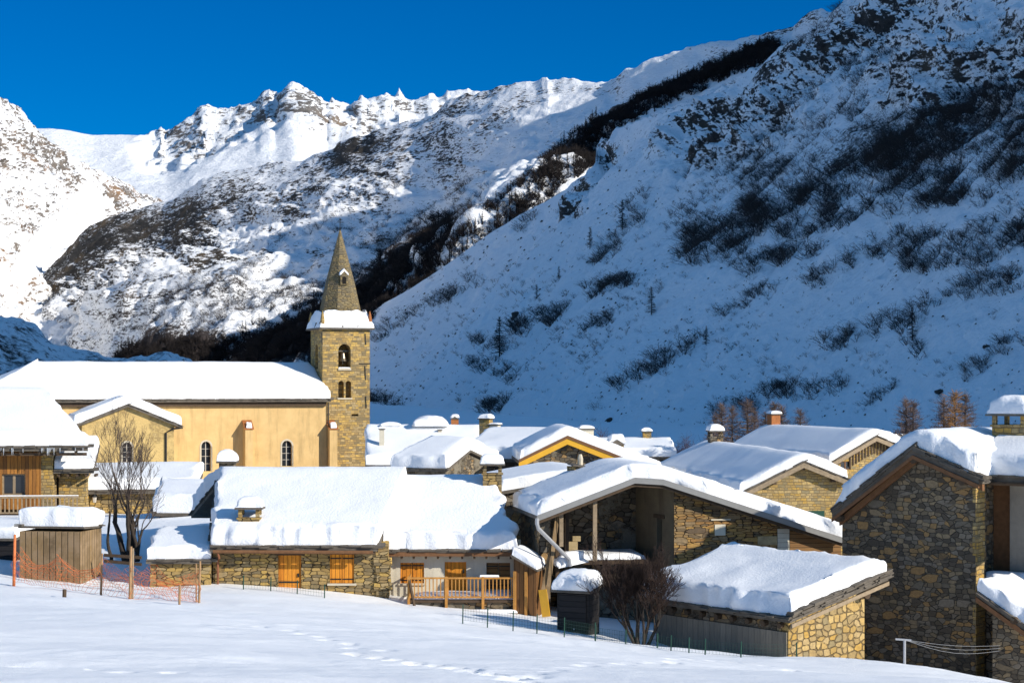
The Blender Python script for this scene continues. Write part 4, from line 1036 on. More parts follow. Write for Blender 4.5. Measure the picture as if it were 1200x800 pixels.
# ================================================================== house at the far left with the wood front
fr = Fr(62, 560, 105.0, 6.0); fr.O.z = 1.0
h = fr.thing('farmhouse', 'large farmhouse at the left edge with orange cladding, a long railed balcony and icicles', 'house')
eb = fr.hy(103, 524, -1.3); rg_ = fr.hy(54, 455, 5.0)
ze = eb.z; zr = rg_.z - .6
body = MB().box(-11, 0, 0, 9.5, -3, ze - .1).build('wall', M_STONE_HOUSE, h)
w0 = fr.hy(2.5, 580, 0); w1 = fr.hy(30, 555, 0); cl0 = fr.hy(48, 579, 0)
cut(body, [MB().box(w0.x, w1.x, -.4, .35, w0.z, w1.z)])
cm = MB().box(-10.9, cl0.x, -.07, -.004, cl0.z - 1.1, ze - .3).build('cladding', M_CLAD, h)
cut(cm, [MB().box(w0.x, w1.x, -.4, .35, w0.z, w1.z)])
rect_window(h, w0.x, w1.x, w0.z, w1.z, -.06, .2, M_BEAM_L, 2, 1, False, fw=.09)
roof(h, [(-1.3, ze), (5.0, zr), (11.0, ze)], [-12.5] * 3, [eb.x, rg_.x, rg_.x - 3.5], 'x', T=.8, thick=.2, slate=('s0', 'a1'), lump=.14, step=.45)
bm_ = MB()
for k in range(14):
    x = -11.6 + k * 1.0
    if x < eb.x - .2: bm_.bar((x, -1.2, ze - .3), (x, .6, ze - .3 + .7), .13, .17)
bm_.bar((-12.3, -1.0, ze - .38), (eb.x - .1, -1.0, ze - .38), .12, .16)
bm_.build_each('rafter', M_BEAM, h)
ic = MB(); ri = random.Random(3)
for k in range(46):
    x = -11.8 + ri.random() * (eb.x + 11.6); L_ = ri.uniform(.08, .42); ic.tube([(x, -1.38, ze - .02), (x, -1.38, ze - .02 - L_)], [.03, .004], 5)
ti = NT('ice'); ti.b.inputs['Transmission Weight'].default_value = .6; M_ICE = ti.base((.85, .9, .95), .15, None, .5)
ic.build('icicle', M_ICE, h)['kind'] = 'stuff'
# set-back bay with its own lower roof
x1 = fr.hy(101, 570, .9).x; e2 = fr.hy(110, 551, .1); t2_ = fr.hy(62, 530, 2.5)
bay = MB().box(.004, x1, .9, 7, -3, e2.z - .1).build('bay_wall', M_STONE_HOUSE, h)
d0 = fr.hy(62.5, 596, .9); d1 = fr.hy(69, 559, .9); cut(bay, [MB().box(.06, d1.x, .5, 1.5, d0.z, d1.z)])
MB().box(.07, d1.x - .01, 1.25, 1.32, d0.z, d1.z).build('door', M_BEAM, h)
roof(h, [(.05, e2.z), (3.2, e2.z + 1.35)], .02, e2.x, 'x', T=.55, thick=.16, slate=('s0',), edges=(0, 1, 1, 0), lump=.1, name='bay_roof')
bm_ = MB()
for k in range(5): bm_.bar((.3 + k * .5, .12, e2.z - .28), (.3 + k * .5, 1.2, e2.z - .28), .11, .14)
bm_.build_each('rafter', M_BEAM, h)
# balcony
r0 = fr.hy(60, 581, -1.1); zt_ = r0.z; xb1 = fr.hy(92, 590, -1.1).x; zd = fr.hy(40, 603, -1.1).z
bl = MB().box(-12, xb1, -1.25, -.01, zd - .14, zd).build('balcony', M_BEAM, h)
rl = MB(); rl.box(-12, xb1, -1.22, -1.10, zt_ - .1, zt_); rl.box(-12, xb1, -1.19, -1.13, zd + .08, zd + .16)
x = -11.9
while x < xb1: rl.box(x, x + .07, -1.185, -1.135, zd + .162, zt_ - .102); x += .23
rl.build('railing', M_BEAM_L, bl)
snow_cap(bl, -11.9, xb1, -1.22, -1.1, zt_ + .004, .06, .01, name='rail_snow')
for xx in (-7.5, -3.0, .8, xb1 - .1): MB().box(xx - .08, xx + .08, -1.2, -1.04, -3, zd - .142).build('post', M_BEAM, bl)

# ================================================================== low houses behind the yard tree
fr = Fr(178, 590, 108.0, 8.0); fr.O.z = 0.8
h = fr.thing('cottage', 'low stone cottage behind the bare yard tree with a lamp on its wall', 'house')
e = fr.hy(178, 575, -.5); rgd = fr.hy(226, 545, 4.5); re_ = fr.hy(239, 556, 1.8); ll = fr.hy(96, 575, -.5)
MB().box(ll.x, e.x + 2.0, 0, 8, -3, e.z - .05).build('wall', M_STONE_LONG, h)
roof(h, [(-.5, e.z), (4.5, rgd.z - .5), (9, e.z)], ll.x - .4, [e.x + 2.4, rgd.x + .6, e.x + 2.4], 'x', T=.75, slate=('s0',), lump=.12)
lp = fr.hy(110.5, 586, -.35); lm = MB().lathe((lp.x, -.35, lp.z - .12), [(.10, 0), (.14, .32)], 6)
lb = MB(); lb.tube([(lp.x, -.002, lp.z + .55), (lp.x, -.35, lp.z + .6), (lp.x, -.35, lp.z + .34)], .025, 6); lb.lathe((lp.x, -.35, lp.z + .2), [(.20, 0), (.12, .12), (.02, .2)], 8)
lo_ = lb.build('wall_lamp', M_IRON, h); lm.build('lamp_glass', M_WHITE_FRAME, lo_)

fr = Fr(178, 612, 97.0, -4.0); fr.O.z = 0.8
h = fr.thing('barn', 'small snow covered barn with a cut snow edge beside the long stone house', 'barn')
e0 = fr.hy(178, 601, -.3); e1 = fr.hy(236, 599, -.3); r0 = fr.hy(186, 573, 4.0); r1 = fr.hy(246, 562, 4.0)
MB().box(e0.x + .35, e1.x - .2, 0, 6.5, -3, e0.z - .1).build('wall', M_STONE_DARK, h)
roof(h, [(-.3, e0.z), (4.0, r0.z - .35), (7, e0.z + .4)], [e0.x, r0.x, r0.x], [e1.x, r1.x, r1.x], 'x', T=.95, slate=('a0',), lump=.1)

# ================================================================== long stone house with orange shutters
fr = Fr(248, 700, 80.0, 0.0); fr.O.z = -1.0
h = fr.thing('stone_house', 'long low stone house with an orange plank door and one closed pair of shutters', 'house')
EL = fr.hy(246, 641, -.55); ER = fr.hy(440, 643, -.55); rl_ = fr.hy(254, 549, 6.0); rr_ = fr.hy(476, 545, 6.0); bk = fr.hy(224, 602, 11.5)
zr = rl_.z - .68; xw1 = fr.hy(455, 690, 0).x
prof = [(-.55, EL.z), (6.0, zr), (11.5, EL.z + .55)]
A0 = [EL.x, rl_.x, bk.x]
body = loft('wall', M_STONE_LONG, h, [(0, EL.z - .02), (6.0, zr - .3), (10.9, EL.z + .35)], [.05, rl_.x + 1.2, bk.x + 1.2], xw1, 'x', zbot=-2.5)
dd = [fr.hy(326, 693, 0), fr.hy(353, 653, 0)]; ss = [fr.hy(386.5, 683, 0), fr.hy(415, 652, 0)]
cut(body, [MB().box(dd[0].x, dd[1].x, -.3, .22, dd[0].z - .6, dd[1].z + .1), MB().box(ss[0].x, ss[1].x, -.3, .22, ss[0].z, ss[1].z + .1)])
do = MB().box(dd[0].x + .01, dd[1].x - .01, .06, .12, dd[0].z - .6, dd[1].z + .1).build('door', M_ORANGE, h)
MB().box(dd[0].x + .02, dd[1].x - .1, .035, .058, dd[0].z + .38, dd[0].z + .44).box(dd[1].x - .16, dd[1].x - .1, .02, .058, dd[0].z + .62, dd[0].z + .78).build('handle', M_IRON, do)
shutters(h, ss[0].x, ss[1].x, ss[0].z, ss[1].z + .1, .05)
MB().box(ss[0].x - .1, ss[1].x + .1, -.09, .1, ss[0].z - .09, ss[0].z - .004).build('sill', M_TRIM, h)
MB().box(dd[0].x - .15, dd[1].x + .15, -.03, .1, dd[1].z + .10, dd[1].z + .26).box(ss[0].x - .15, ss[1].x + .15, -.03, .1, ss[1].z + .10, ss[1].z + .26).build_each('lintel', M_BEAM, h)
rf = roof(h, prof, A0, [ER.x + .08, rr_.x, rr_.x], 'x', T=.85, thick=.17, slate=('s0', 'a0'), edges=(1, 0, 1, 1), lump=.2, step=.2, wave=.05)
g = MB(); g.tube([(EL.x + .15, -.68, EL.z - .17), (ER.x - .1, -.68, EL.z - .2)], .075, 8)
g.build('gutter', M_BROWNBOARD, h)
dp = fr.hy(252, 660, -.2); g = MB(); g.tube([(EL.x + .35, -.66, EL.z - .22), (EL.x + .4, -.6, EL.z - .45), (.28, -.12, dp.z + .1), (.28, -.12, -1.3)], .05, 8); g.build('drainpipe', M_COPPER, h)
bm_ = MB()
for k in range(16):
    x = EL.x + .5 + k * .46
    if x < xw1 - .4: bm_.bar((x, -.5, EL.z - .24), (x, .12, EL.z - .2), .1, .12)
bm_.build_each('rafter', M_BEAM, h)
# corner pilaster of big stones
rq = random.Random(11); q = MB(); z = -2.4
while z < EL.z - .25:
    hh = rq.uniform(.2, .42); q.rbox((xw1 - .22 + rq.uniform(-.06, .05), .02, z + hh/2), (rq.uniform(.5, .8), .2, hh - .03), (0, 0, rq.uniform(-.05, .05)), .08, rq); z += hh
q.build('quoin', M_STONE_LONG, h)
cc = fr.hy(293, 612, .45); chimney(h, cc.x, .45, cc.z - .9, fr.hy(293, 596, .45).z, .9, .8, M_STONE_LONG, .5, 'open', cap_w=.14)
c2 = fr.hy(262, 541, 7.0); chimney(h, c2.x, 8.2, c2.z - 1.2, fr.hy(262, 542, 8.2).z, .7, .7, M_STONE_DARK, .55, 'plain')

# lean-to at its left
fr = Fr(210, 690, 79.75, 2.0); fr.O.z = -.6
h2 = fr.thing('lean_to', 'low golden stone lean-to with a thick rounded snow load left of the long stone house', 'outbuilding')
a = fr.hy(176, 660, 0); b = fr.hy(247, 660, 0)
MB().box(a.x, b.x, 0, 3, -1.5, a.z).build('wall', M_STONE_LONG, h2)
roof(h2, [(-.2, a.z + .12), (3.4, a.z + .75)], a.x - .15, b.x + .05, 'x', T=.6, thick=.12, slate=('s0',), edges=(1, 0, 1, 0), lump=.14)

# ================================================================== chalet with the balcony
fr = Fr(456, 700, 81.0, 0.0); fr.O.z = -1.2
h = fr.thing('chalet', 'cream plastered chalet with orange shutters and a wooden balcony joined to the stone house', 'house')
EL = fr.hy(448, 646, -.55); ER = fr.hy(606, 646, -.55); rl_ = fr.hy(474, 556, 5.2); rr_ = fr.hy(577, 562, 5.2)
zr = rl_.z - .68; xw1 = fr.hy(612, 690, 0).x
body = MB().box(.03, xw1, 0, 9, -2, EL.z - .12).build('wall', M_PLASTER_WH, h)
O = []
for (a, b, t, bt) in ((469, 497, 659, 683), (521, 546.5, 658, 693), (570, 598, 659, 690)):
    p0 = fr.hy(a, bt, 0); p1 = fr.hy(b, t, 0); O.append((p0.x, p1.x, p0.z, p1.z))
cut(body, [MB().box(o[0], o[1], -.3, .25, o[2], o[3]) for o in O])
shutters(h, *O[0], .05); shutters(h, *O[2], .12, 2, M_HCLAD); 
do = MB().box(O[1][0] + .01, O[1][1] - .01, .06, .12, O[1][2], O[1][3]).build('door', M_ORANGE, h)
MB().box(O[1][1] - .16, O[1][1] - .1, .02, .058, O[1][2] + .8, O[1][2] + .95).build('handle', M_IRON, do)
MB().box(O[0][0] - .08, O[0][1] + .08, -.08, .08, O[0][2] - .08, O[0][2] - .004).build('sill', M_TRIM, h)
roof(h, [(-.55, EL.z), (5.2, zr), (10, EL.z + .3)], [EL.x, rl_.x - .6, rl_.x], [ER.x, rr_.x, rr_.x], 'x', T=.8, thick=.15, slate=('s0',), edges=(0, 1, 1, 1), lump=.2, step=.2, wave=.05)
MB().box(EL.x + .05, ER.x - .05, -.59, -.56, EL.z - .2, EL.z - .02).build('fascia', M_BROWNBOARD, h)
bm_ = MB()
for k in range(12):
    x = EL.x + .3 + k * .52
    if x < ER.x: bm_.bar((x, -.52, EL.z - .26), (x, .1, EL.z - .2), .09, .12)
bm_.build_each('rafter', M_BEAM, h)
# balcony
yb = -1.75; r0 = fr.hy(479, 676, yb); r1 = fr.hy(606, 676, yb); zd = fr.hy(540, 703, yb).z; zt_ = fr.hy(540, 676, yb).z
bl = MB().box(r0.x, r1.x, yb, -.01, zd - .1, zd).build('balcony', M_BEAM, h)
rl = MB(); rl.box(r0.x, r1.x, yb - .05, yb + .05, zt_ - .07, zt_); rl.box(r0.x, r1.x, yb - .03, yb + .03, zd + .1, zd + .17)
x = r0.x + .06
while x < r1.x - .06: rl.box(x, x + .045, yb - .022, yb + .022, zd + .172, zt_ - .072); x += .158
rl.box(r0.x - .03, r0.x + .03, yb + .06, -.1, zt_ - .07, zt_ - .005); rl.box(r0.x - .03, r0.x + .03, yb + .06, -.1, zd + .1, zd + .17)
y = yb + .15
while y < -.12: rl.box(r0.x - .02, r0.x + .02, y, y + .045, zd + .172, zt_ - .072); y += .158
rl.build('railing', M_ORANGE_H, bl)
for xx in (r0.x + .0, fr.hy(523, 690, yb).x, fr.hy(566, 690, yb).x, r1.x - .06): MB().box(xx - .055, xx + .055, yb - .055, yb + .055, zd - .5, zt_ + .03).build('post', M_ORANGE_H, bl)
snow_cap(bl, r0.x + .15, r1.x - .1, yb + .12, -.1, zd + .004, .28, .05, name='balcony_snow')
snow_cap(bl, fr.hy(562, 676, yb).x, fr.hy(585, 676, yb).x, yb - .05, yb + .05, zt_ + .003, .1, .03, name='rail_snow')
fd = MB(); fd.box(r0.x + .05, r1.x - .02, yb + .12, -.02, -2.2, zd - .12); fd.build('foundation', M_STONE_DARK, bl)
snow_cap(bl, r0.x + .2, r1.x, yb - .28, yb + .1, zd - .52, .16, .04, name='ledge_snow')
MB().box(r0.x + .2, r1.x + .02, yb - .25, yb + .11, zd - .62, zd - .524).build('ledge', M_BEAM_L, bl)
sd = MB(); p_ = fr.hy(486, 712, yb - .4); sd.bar((r0.x + .02, yb, zt_ - .1), (p_.x, yb - .4, p_.z), .09, .09); sd.build('brace', M_BEAM, bl)
# wooden shed against its right end
fr = Fr(600, 700, 79.2, -14.0); fr.O.z = -1.3
h = fr.thing('plank_shed', 'narrow orange-brown plank shed with a sloping snow cap at the end of the chalet balcony', 'shed')
p0 = fr.hy(602, 652, 0); p1 = fr.hy(618, 668, 0); p2 = fr.hy(630, 668, .3)
MB().prism([(p0.x, 0, -1), (p2.x, 0, -1), (p2.x, 0, p1.z), (p0.x, 0, p0.z)], 1.6, (0, 1, 0)).build('wall', M_HCLAD_V, h)
roof(h, [(p0.x - .1, p0.z + .08), (p2.x + .1, p1.z + .03)], -.15, 1.8, 'y', T=.36, thick=.07, lump=.08, rim=.3, step=.2)
for xx in (p0.x + .05, p1.x - .05): MB().box(xx - .06, xx + .06, -.07, -.006, -1, p1.z - .05).build('post', M_ORANGE_H, h)
# brightly lit loose board and two leaning beams
fr = Fr(638, 702, 78.6, -20); fr.O.z = gz(fr.O.x, fr.O.y) - .05
o = thing('board', 'bright yellow sawn board standing in the snow behind the tarred hut', 'board', fr.O, fr.r)
MB().rbox((0, 0, .6), (.36, .04, 1.15), (.08, -.12, 0)).build('board_face', M_YELLOW, o)
for (a, b, lab) in (((654, 598), (640, 708), 'weathered beam leaning under the porch roof, the longer one'), ((650, 622), (634, 703), 'weathered beam leaning under the porch roof, the shorter one beside it')):
    Yb = 79.0; A = W(b[0], b[1], Yb); B = W(a[0], a[1], Yb + 1.3)
    m = MB().bar((0, 0, 0), B - A, .17, .12, Vector((0, 1, 0))); ob = m.build('leaning_beam', M_OLDWOOD); ob.location = A; tag(ob, lab, 'beam', 'leaning beams')

# ================================================================== house with the open porch in the middle
fr = Fr(742, 720, 80.0, 9.0); fr.O.z = -1.6
h = fr.thing('porch_house', 'brown stone house with a wide grey edged gable, open porch and upright timber posts', 'house')
yv = -.55
L0 = fr.hy(629, 606, yv); AP = fr.hy(744, 560, yv); A2 = fr.hy(777, 562, yv); R0 = fr.hy(990, 631, yv)
prof = [(L0.x, L0.z + .05), (AP.x, AP.z), (A2.x, A2.z), (R0.x, R0.z)]
rf = roof(h, prof, yv, 6.0, 'y', T=.66, thick=.14, edges=(1, 1, 1, 1), lump=.2, step=.22, wave=.06, inset=.02)
fm = MB()
for (s0, z0), (s1, z1) in zip(prof[:-1], prof[1:]): fm.prism([(s0, yv - .035, z0 - .22), (s1, yv - .035, z1 - .22), (s1, yv - .035, z1 + .03), (s0, yv - .035, z0 + .03)], .032, (0, 1, 0))
fm.build('fascia', M_GREYMETAL, h)
fm = MB()
for (s0, z0), (s1, z1) in zip(prof[:-1], prof[1:]): fm.prism([(s0, yv + .08, z0 - .36), (s1, yv + .08, z1 - .36), (s1, yv + .08, z1 - .16), (s0, yv + .08, z0 - .16)], .12, (0, 1, 0))
for k in range(9):
    s_ = L0.x + .6 + (R0.x - L0.x - 1) * k / 8; zz = np.interp(s_, [p[0] for p in prof], [p[1] for p in prof]); fm.bar((s_, yv + .2, zz - .27), (s_, 3.4, zz - .27), .14, .18)
fm.build_each('rafter', M_BEAM, h)
# walls
xa = fr.hy(790, 640, 0).x; xb = fr.hy(911, 640, 0).x; xc = fr.hy(985, 650, 0).x
zp = lambda s_: float(np.interp(s_, [p[0] for p in prof], [p[1] for p in prof])) - .2
body = MB().prism([(xa, 0, -3), (xc, 0, -3), (xc, 0, zp(xc)), (A2.x + .3, 0, zp(A2.x + .3)), (xa, 0, zp(xa))], 5.8, (0, 1, 0)).build('wall', M_STONE_BROWN, h)
b0 = fr.hy(911, 660, 0); b1 = fr.hy(922, 618, 0)
pb = MB()
for k in range(7):
    z0 = b1.z - .04 - k * .2; pb.box(b0.x, b1.x + .1, -.05, -.004, z0 - .185, z0)
pb.build('brick_patch', M_PLASTER_WH, h)
c0 = fr.hy(893, 628, 0); MB().box(c0.x - .2, b0.x - .02, -.045, -.004, c0.z - .38, c0.z).build('block_patch', M_STONE_QUOIN, h)
MB().box(b1.x + .12, xc, -.06, -.004, -2, fr.hy(940, 622, 0).z).build('cladding', M_HCLAD, h)
c0 = fr.hy(837.5, 627, 0); c1 = fr.hy(850, 614, 0); MB().box(c0.x, c1.x, -.03, -.004, c0.z, c1.z).build('blocked_window', M_PLASTER_WH, h)
c0 = fr.hy(833, 609.5, 0); c1 = fr.hy(856, 607.5, 0); MB().box(c0.x, c1.x, -.05, -.004, c0.z, c1.z).build_each('lintel', M_TRIM, h)
# angled rendered wall with the slit window, and the back of the porch
xd = fr.hy(745, 640, 3.6).x; xe = L0.x + .35
n_ = Vector((xd - xa, 3.6, 0)); Ln = n_.length; th = math.atan2(3.6, xd - xa)
aw = MB().prism([(xa - .01, .02, -3), (xd, 3.6, -3), (xd + .5, 3.7, -3), (xa, .6, -3)], zp(xd) + 2.9, (0, 0, 1)).build('porch_side_wall', M_RENDER, h)
ua = n_.normalized(); pc = Vector((xa, 0, 0)) + ua * (Ln * .37)
zw0 = fr.hy(770, 645, 1.3).z; zw1 = fr.hy(770, 607, 1.3).z
wm = Matrix.Translation((pc.x, pc.y, 0)) @ Matrix.Rotation(th - math.pi, 4, 'Z')
cut(aw, [MB().box(-.25, .25, -.4, .45, zw0, zw1, wm)])
ws = MB().box(-.24, .24, .3, .34, zw0, zw1, wm).build('window', M_DARK, h)  # dark board in the slit stands for the unlit depth behind it
MB().box(-.5, .5, -.05, .1, zw1 + .004, zw1 + .16, wm).build_each('lintel', M_BEAM, ws)
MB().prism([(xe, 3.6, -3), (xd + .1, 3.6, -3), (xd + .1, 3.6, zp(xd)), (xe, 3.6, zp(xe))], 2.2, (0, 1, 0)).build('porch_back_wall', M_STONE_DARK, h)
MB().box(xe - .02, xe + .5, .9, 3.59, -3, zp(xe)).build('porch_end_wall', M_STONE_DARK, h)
# porch deck with snow, posts, pipe
zk = fr.hy(725, 656, 1.0).z; xk0 = fr.hy(664, 660, 1.0).x; xk1 = fr.hy(757, 650, 1.6).x
dk = MB().box(xk0, xk1, .9, 3.58, zk - .16, zk).build('deck', M_BEAM, h)
snow_cap(dk, xk0 + .1, xk1 - .1, 1.0, 3.5, zk + .004, .26, .08, .4, 'deck_snow')
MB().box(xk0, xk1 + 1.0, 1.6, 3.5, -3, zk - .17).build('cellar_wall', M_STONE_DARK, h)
for (pa, pt, pb_, yy, mt) in ((697, 578, 657, .35, M_BEAM_L), (657.5, 595, 640, .6, M_BEAM_L), (653, 598, 690, .8, M_BEAM), (664, 592, 645, 1.2, M_BEAM)):
    a = fr.hy(pa, pb_, yy); b = fr.hy(pa, pt, yy); MB().box(a.x - .085, a.x + .085, yy - .085, yy + .085, a.z, zp(a.x) - .05).build('post', mt, h)
tl = MB(); a = fr.hy(672, 644, 2.0)
tl.box(a.x - .25, a.x + .15, 1.8, 2.1, zk + .1, zk + .75); tl.box(a.x - .05, a.x + .3, 1.9, 2.05, zk + .76, zk + .98); tl.build('stone_pile', M_STONE_QUOIN, h)
pp = MB(); a = fr.hy(629.5, 614, -.62); b = fr.hy(631, 619, -.6); c = fr.hy(667, 655, .2)
pp.tube([(a.x, a.y, a.z + .25), (a.x, a.y, a.z), (b.x, b.y, b.z), (c.x, c.y, c.z), (c.x + .05, c.y, c.z - .3)], .085, 10); pp.build('drainpipe', M_PIPE, h)
ln = fr.hy(672, 655, .3); 
sn = MB()
o_ = snow_sheet('deck_snow', dk, [[(xk0 - .5, .2, zk - .25), (xk0 + .9, .5, zk - .02)], [(xk0 - .35, 1.5, zk - .05), (xk0 + 1.0, 1.5, zk - .02)]], .55, .4, .22, step=.18, emin=.3, wave=.35)
fr2 = Fr(690, 600, 88.5, 9.0); fr2.O.z = -1.6
hb = fr2.thing('barn', 'lower snow roofed barn tucked between the porch house and the yellow gable', 'barn')
q0, q1, q2 = fr2.hy(584, 576, 0), fr2.hy(676, 561, 0), fr2.hy(790, 577, 0)
MB().prism([(q0.x + .4, .2, -3), (q2.x - .4, .2, -3), (q2.x - .4, .2, q2.z - .2), (q1.x, .2, q1.z - .25), (q0.x + .4, .2, q0.z - .2)], 7.0, (0, 1, 0)).build('wall', M_STONE_DARK, hb)
roof(hb, [(q0.x, q0.z), (q1.x, q1.z), (q2.x, q2.z)], 0, 7.5, 'y', T=.55, thick=.15, lump=.14)
# chimneys on its roof
zz = lambda s_, e_=.1: float(np.interp(s_, [p[0] for p in prof], [p[1] for p in prof])) - e_
p = fr.hy(577, 571, 6.5); chimney(h, L0.x + 1.1 - 1.3, 5.0, 1.0, fr.hy(575, 554, 5.0).z, .95, .9, M_STONE_LONG, .7, 'gabled') if False else None
p = fr.hy(684, 549, 4.8); sm = MB().rbox((p.x, 5.5, p.z - .2), (.95, .8, .6), (0, 0, .2), .1, random.Random(2)); so_ = sm.build('chimney', M_STONE_LONG, h)
MB().rbox((p.x + .1, 5.4, p.z + .1), (1.25, 1.0, .07), (.05, .12, .1)).build('chimney_cap', M_SLATE, so_)
MB().lathe((p.x - .02, 5.5, p.z + .13), [(.12, 0), (.13, .3), (.07, .5)], 8).build('chimney_pot', M_TRIM, so_)
p = fr.hy(737, 551, 4.0); MB().rbox((p.x, 4.0, p.z - .12), (.75, .5, .2), (0, .1, 0)).build('vent', M_STONE_LONG, h)

# chimney of the chalet (stands on the chalet roof by the valley between the roofs)
frc = Fr(456, 700, 81.0, 0.0); frc.O.z = -1.2
ct = [o for o in bpy.data.objects if o.name == 'chalet'][0]
p = frc.hy(577, 572, 4.2); chimney(ct, p.x, 4.2, p.z - .8, frc.hy(577, 545, 4.2).z, .85, .8, M_STONE_LONG, .5, 'open', cap_w=.15)

# ================================================================== tarred hut
fr = Fr(653, 737, 72.5, -24.0); fr.O.z = -1.35
h = fr.thing('tarred_hut', 'small black tarred hut with a thick snow cap in front of the porch', 'hut')
w_ = fr.hy(690, 700, 0).x; zt_ = fr.hy(670, 692, 0).z; dl = fr.hx(642, 700, 0).y
MB().box(0, w_, 0, max(dl, 1.1), -1, zt_).build('wall', M_BLACKWOOD, h)
MB().box(.1, w_ - .1, -.05, -.004, -.05, zt_ - .12).build('door', M_BLACKWOOD, h)
MB().rbox((w_ * .55, -.07, .95), (.05, .03, .05)).build('handle', M_STEEL, h)
roof(h, [(-.22, zt_ + .02), (max(dl, 1.1) + .2, zt_ + .22)], -.2, w_ + .18, 'x', T=.62, thick=.08, rim=.5, lump=.1, step=.16, emin=.45)

# ================================================================== shed in front of the big house
fr = Fr(924, 768, 67.0, 36.9); fr.O.z = -1.2
h = fr.thing('stone_shed', 'low shed with a golden cobble gable and board marked side under a broad snow slab', 'shed')
yv = -.38
V0 = fr.hy(926, 727, yv); V1 = fr.hy(1041, 677, yv); xg = fr.hy(1013, 720, 0).x
dl = fr.hx(770, 740, 0).y; le = fr.hx(745, 701, V0.x)
zs = lambda s_: V0.z + (V1.z - V0.z) * (s_ - V0.x) / (V1.x - V0.x)
body = MB().prism([(.0, 0, -2), (xg, 0, -2), (xg, 0, zs(xg) - .2), (.0, 0, zs(0) - .2)], .45, (0, 1, 0)).build('gable_wall', M_STONE_COBBLE, h)
MB().prism([(.02, .452, -2), (xg, .452, -2), (xg, .452, zs(xg) - .2), (.02, .452, zs(0) - .2)], dl - .46, (0, 1, 0)).build('wall', M_STONE_DARK, h)
MB().box(-.06, .018, .05, dl, -2, zs(0) - .55).build('concrete_face', M_CONCRETE, h)
jb = MB()
for k in range(9):
    y = .3 + (dl - .5) * k / 8; jb.tube([(V0.x + .12, y, zs(0) - .33), (.4, y, zs(0.4) - .33)], .11, 8)
jb.tube([(xg - .22, yv + .02, zs(xg) - .33), (xg - .22, .3, zs(xg) - .33)], .17, 10)
jb.build_each('joist', M_BEAM, h)
rf = roof(h, [(V0.x, V0.z + .02), (V1.x, V1.z + .02)], yv, le.y, 'y', T=.8, thick=.1, slate=('a0', 's0'), lump=.24, rim=.34, step=.22, wave=.09, inset=.1, emin=.66)
vb = MB().prism([(V0.x + .05, yv - .05, V0.z - .26), (V1.x, yv - .05, V1.z - .26), (V1.x, yv - .05, V1.z - .12), (V0.x + .05, yv - .05, V0.z - .12)], .06, (0, 1, 0)); vb.build_each('verge_board', M_BEAM_L, h)
sl_ = MB(); slates(sl_, (V0.x + .1, yv, V0.z + .1), (V1.x, yv, V1.z + .1), (0, -1, 0), random.Random(77), layers=4, size=(.3, .7)); sl_.build('roof_slates', M_SLATE, rf)

# ================================================================== big stone house at the right
fr = Fr(1143, 780, 71.0, -40.0); fr.O.z = -3.2
h = fr.thing('tall_stone_house', 'tall rubble stone house with a shaded gable wall and a big snow topped chimney', 'house')
yv = -.6
L0 = fr.hy(975, 601, yv); AP = fr.hy(1070, 527, yv); R0 = fr.hy(1147, 561, yv)
xl = fr.hy(987, 700, 0).x
prof = [(L0.x, L0.z), (AP.x, AP.z), (R0.x, R0.z)]
zp = lambda s_: float(np.interp(s_, [p[0] for p in prof], [p[1] for p in prof])) - .22
MB().prism([(xl, 0, -2), (0, 0, -2), (0, 0, zp(0)), (AP.x, 0, zp(AP.x)), (xl, 0, zp(xl))], .9, (0, 1, 0)).build('wall', M_STONE_BIG, h)
MB().prism([(xl, .902, -2), (-.35, .902, -2), (-.35, .902, zp(-.35)), (AP.x, .902, zp(AP.x)), (xl, .902, zp(xl))], 3.9, (0, 1, 0)).build('wall', M_STONE_BIG, h)
rq = random.Random(21); q = MB(); z = -.8
while z < zp(0) - .25:
    hh = rq.uniform(.26, .42); q.rbox((-.035, .36, z + hh/2), (.13, rq.uniform(.66, .8), hh - .025), (0, 0, 0), .03, rq); z += hh
q.build('quoin', M_STONE_HOUSE, h)
rf = roof(h, prof, yv, 4.95, 'y', T=.95, thick=.2, slate=('a0', 's1'), lump=.22, rim=.34, step=.2, wave=.06, emin=.7, edges=(1, 0, 1, 1))
vb = MB()
for (s0, z0), (s1, z1) in zip(prof[:-1], prof[1:]):
    vb.prism([(s0, yv - .05, z0 - .34), (s1, yv - .05, z1 - .34), (s1, yv - .05, z1 - .2), (s0, yv - .05, z0 - .2)], .1, (0, 1, 0))
    vb.prism([(s0 + .15, yv + .3, z0 - .5), (s1, yv + .3, z1 - .46), (s1, yv + .3, z1 - .22), (s0 + .15, yv + .3, z0 - .22)], .18, (0, 1, 0))
vb.build_each('verge_board', M_BROWNBOARD, h)
sl_ = MB()
for (s0, z0), (s1, z1) in zip(prof[:-1], prof[1:]): slates(sl_, (s0, yv, z0 + .05), (s1, yv, z1 + .05), (0, -1, 0), random.Random(78), layers=3, size=(.3, .7))
sl_.build('roof_slates', M_SLATE, rf)
bmz = MB()
for s_ in (xl + .15, AP.x, -.25): bmz.tube([(s_, yv - .02, zp(s_) - .16), (s_, .3, zp(s_) - .16)], .15, 8)
bmz.build_each('purlin', M_BEAM, h)
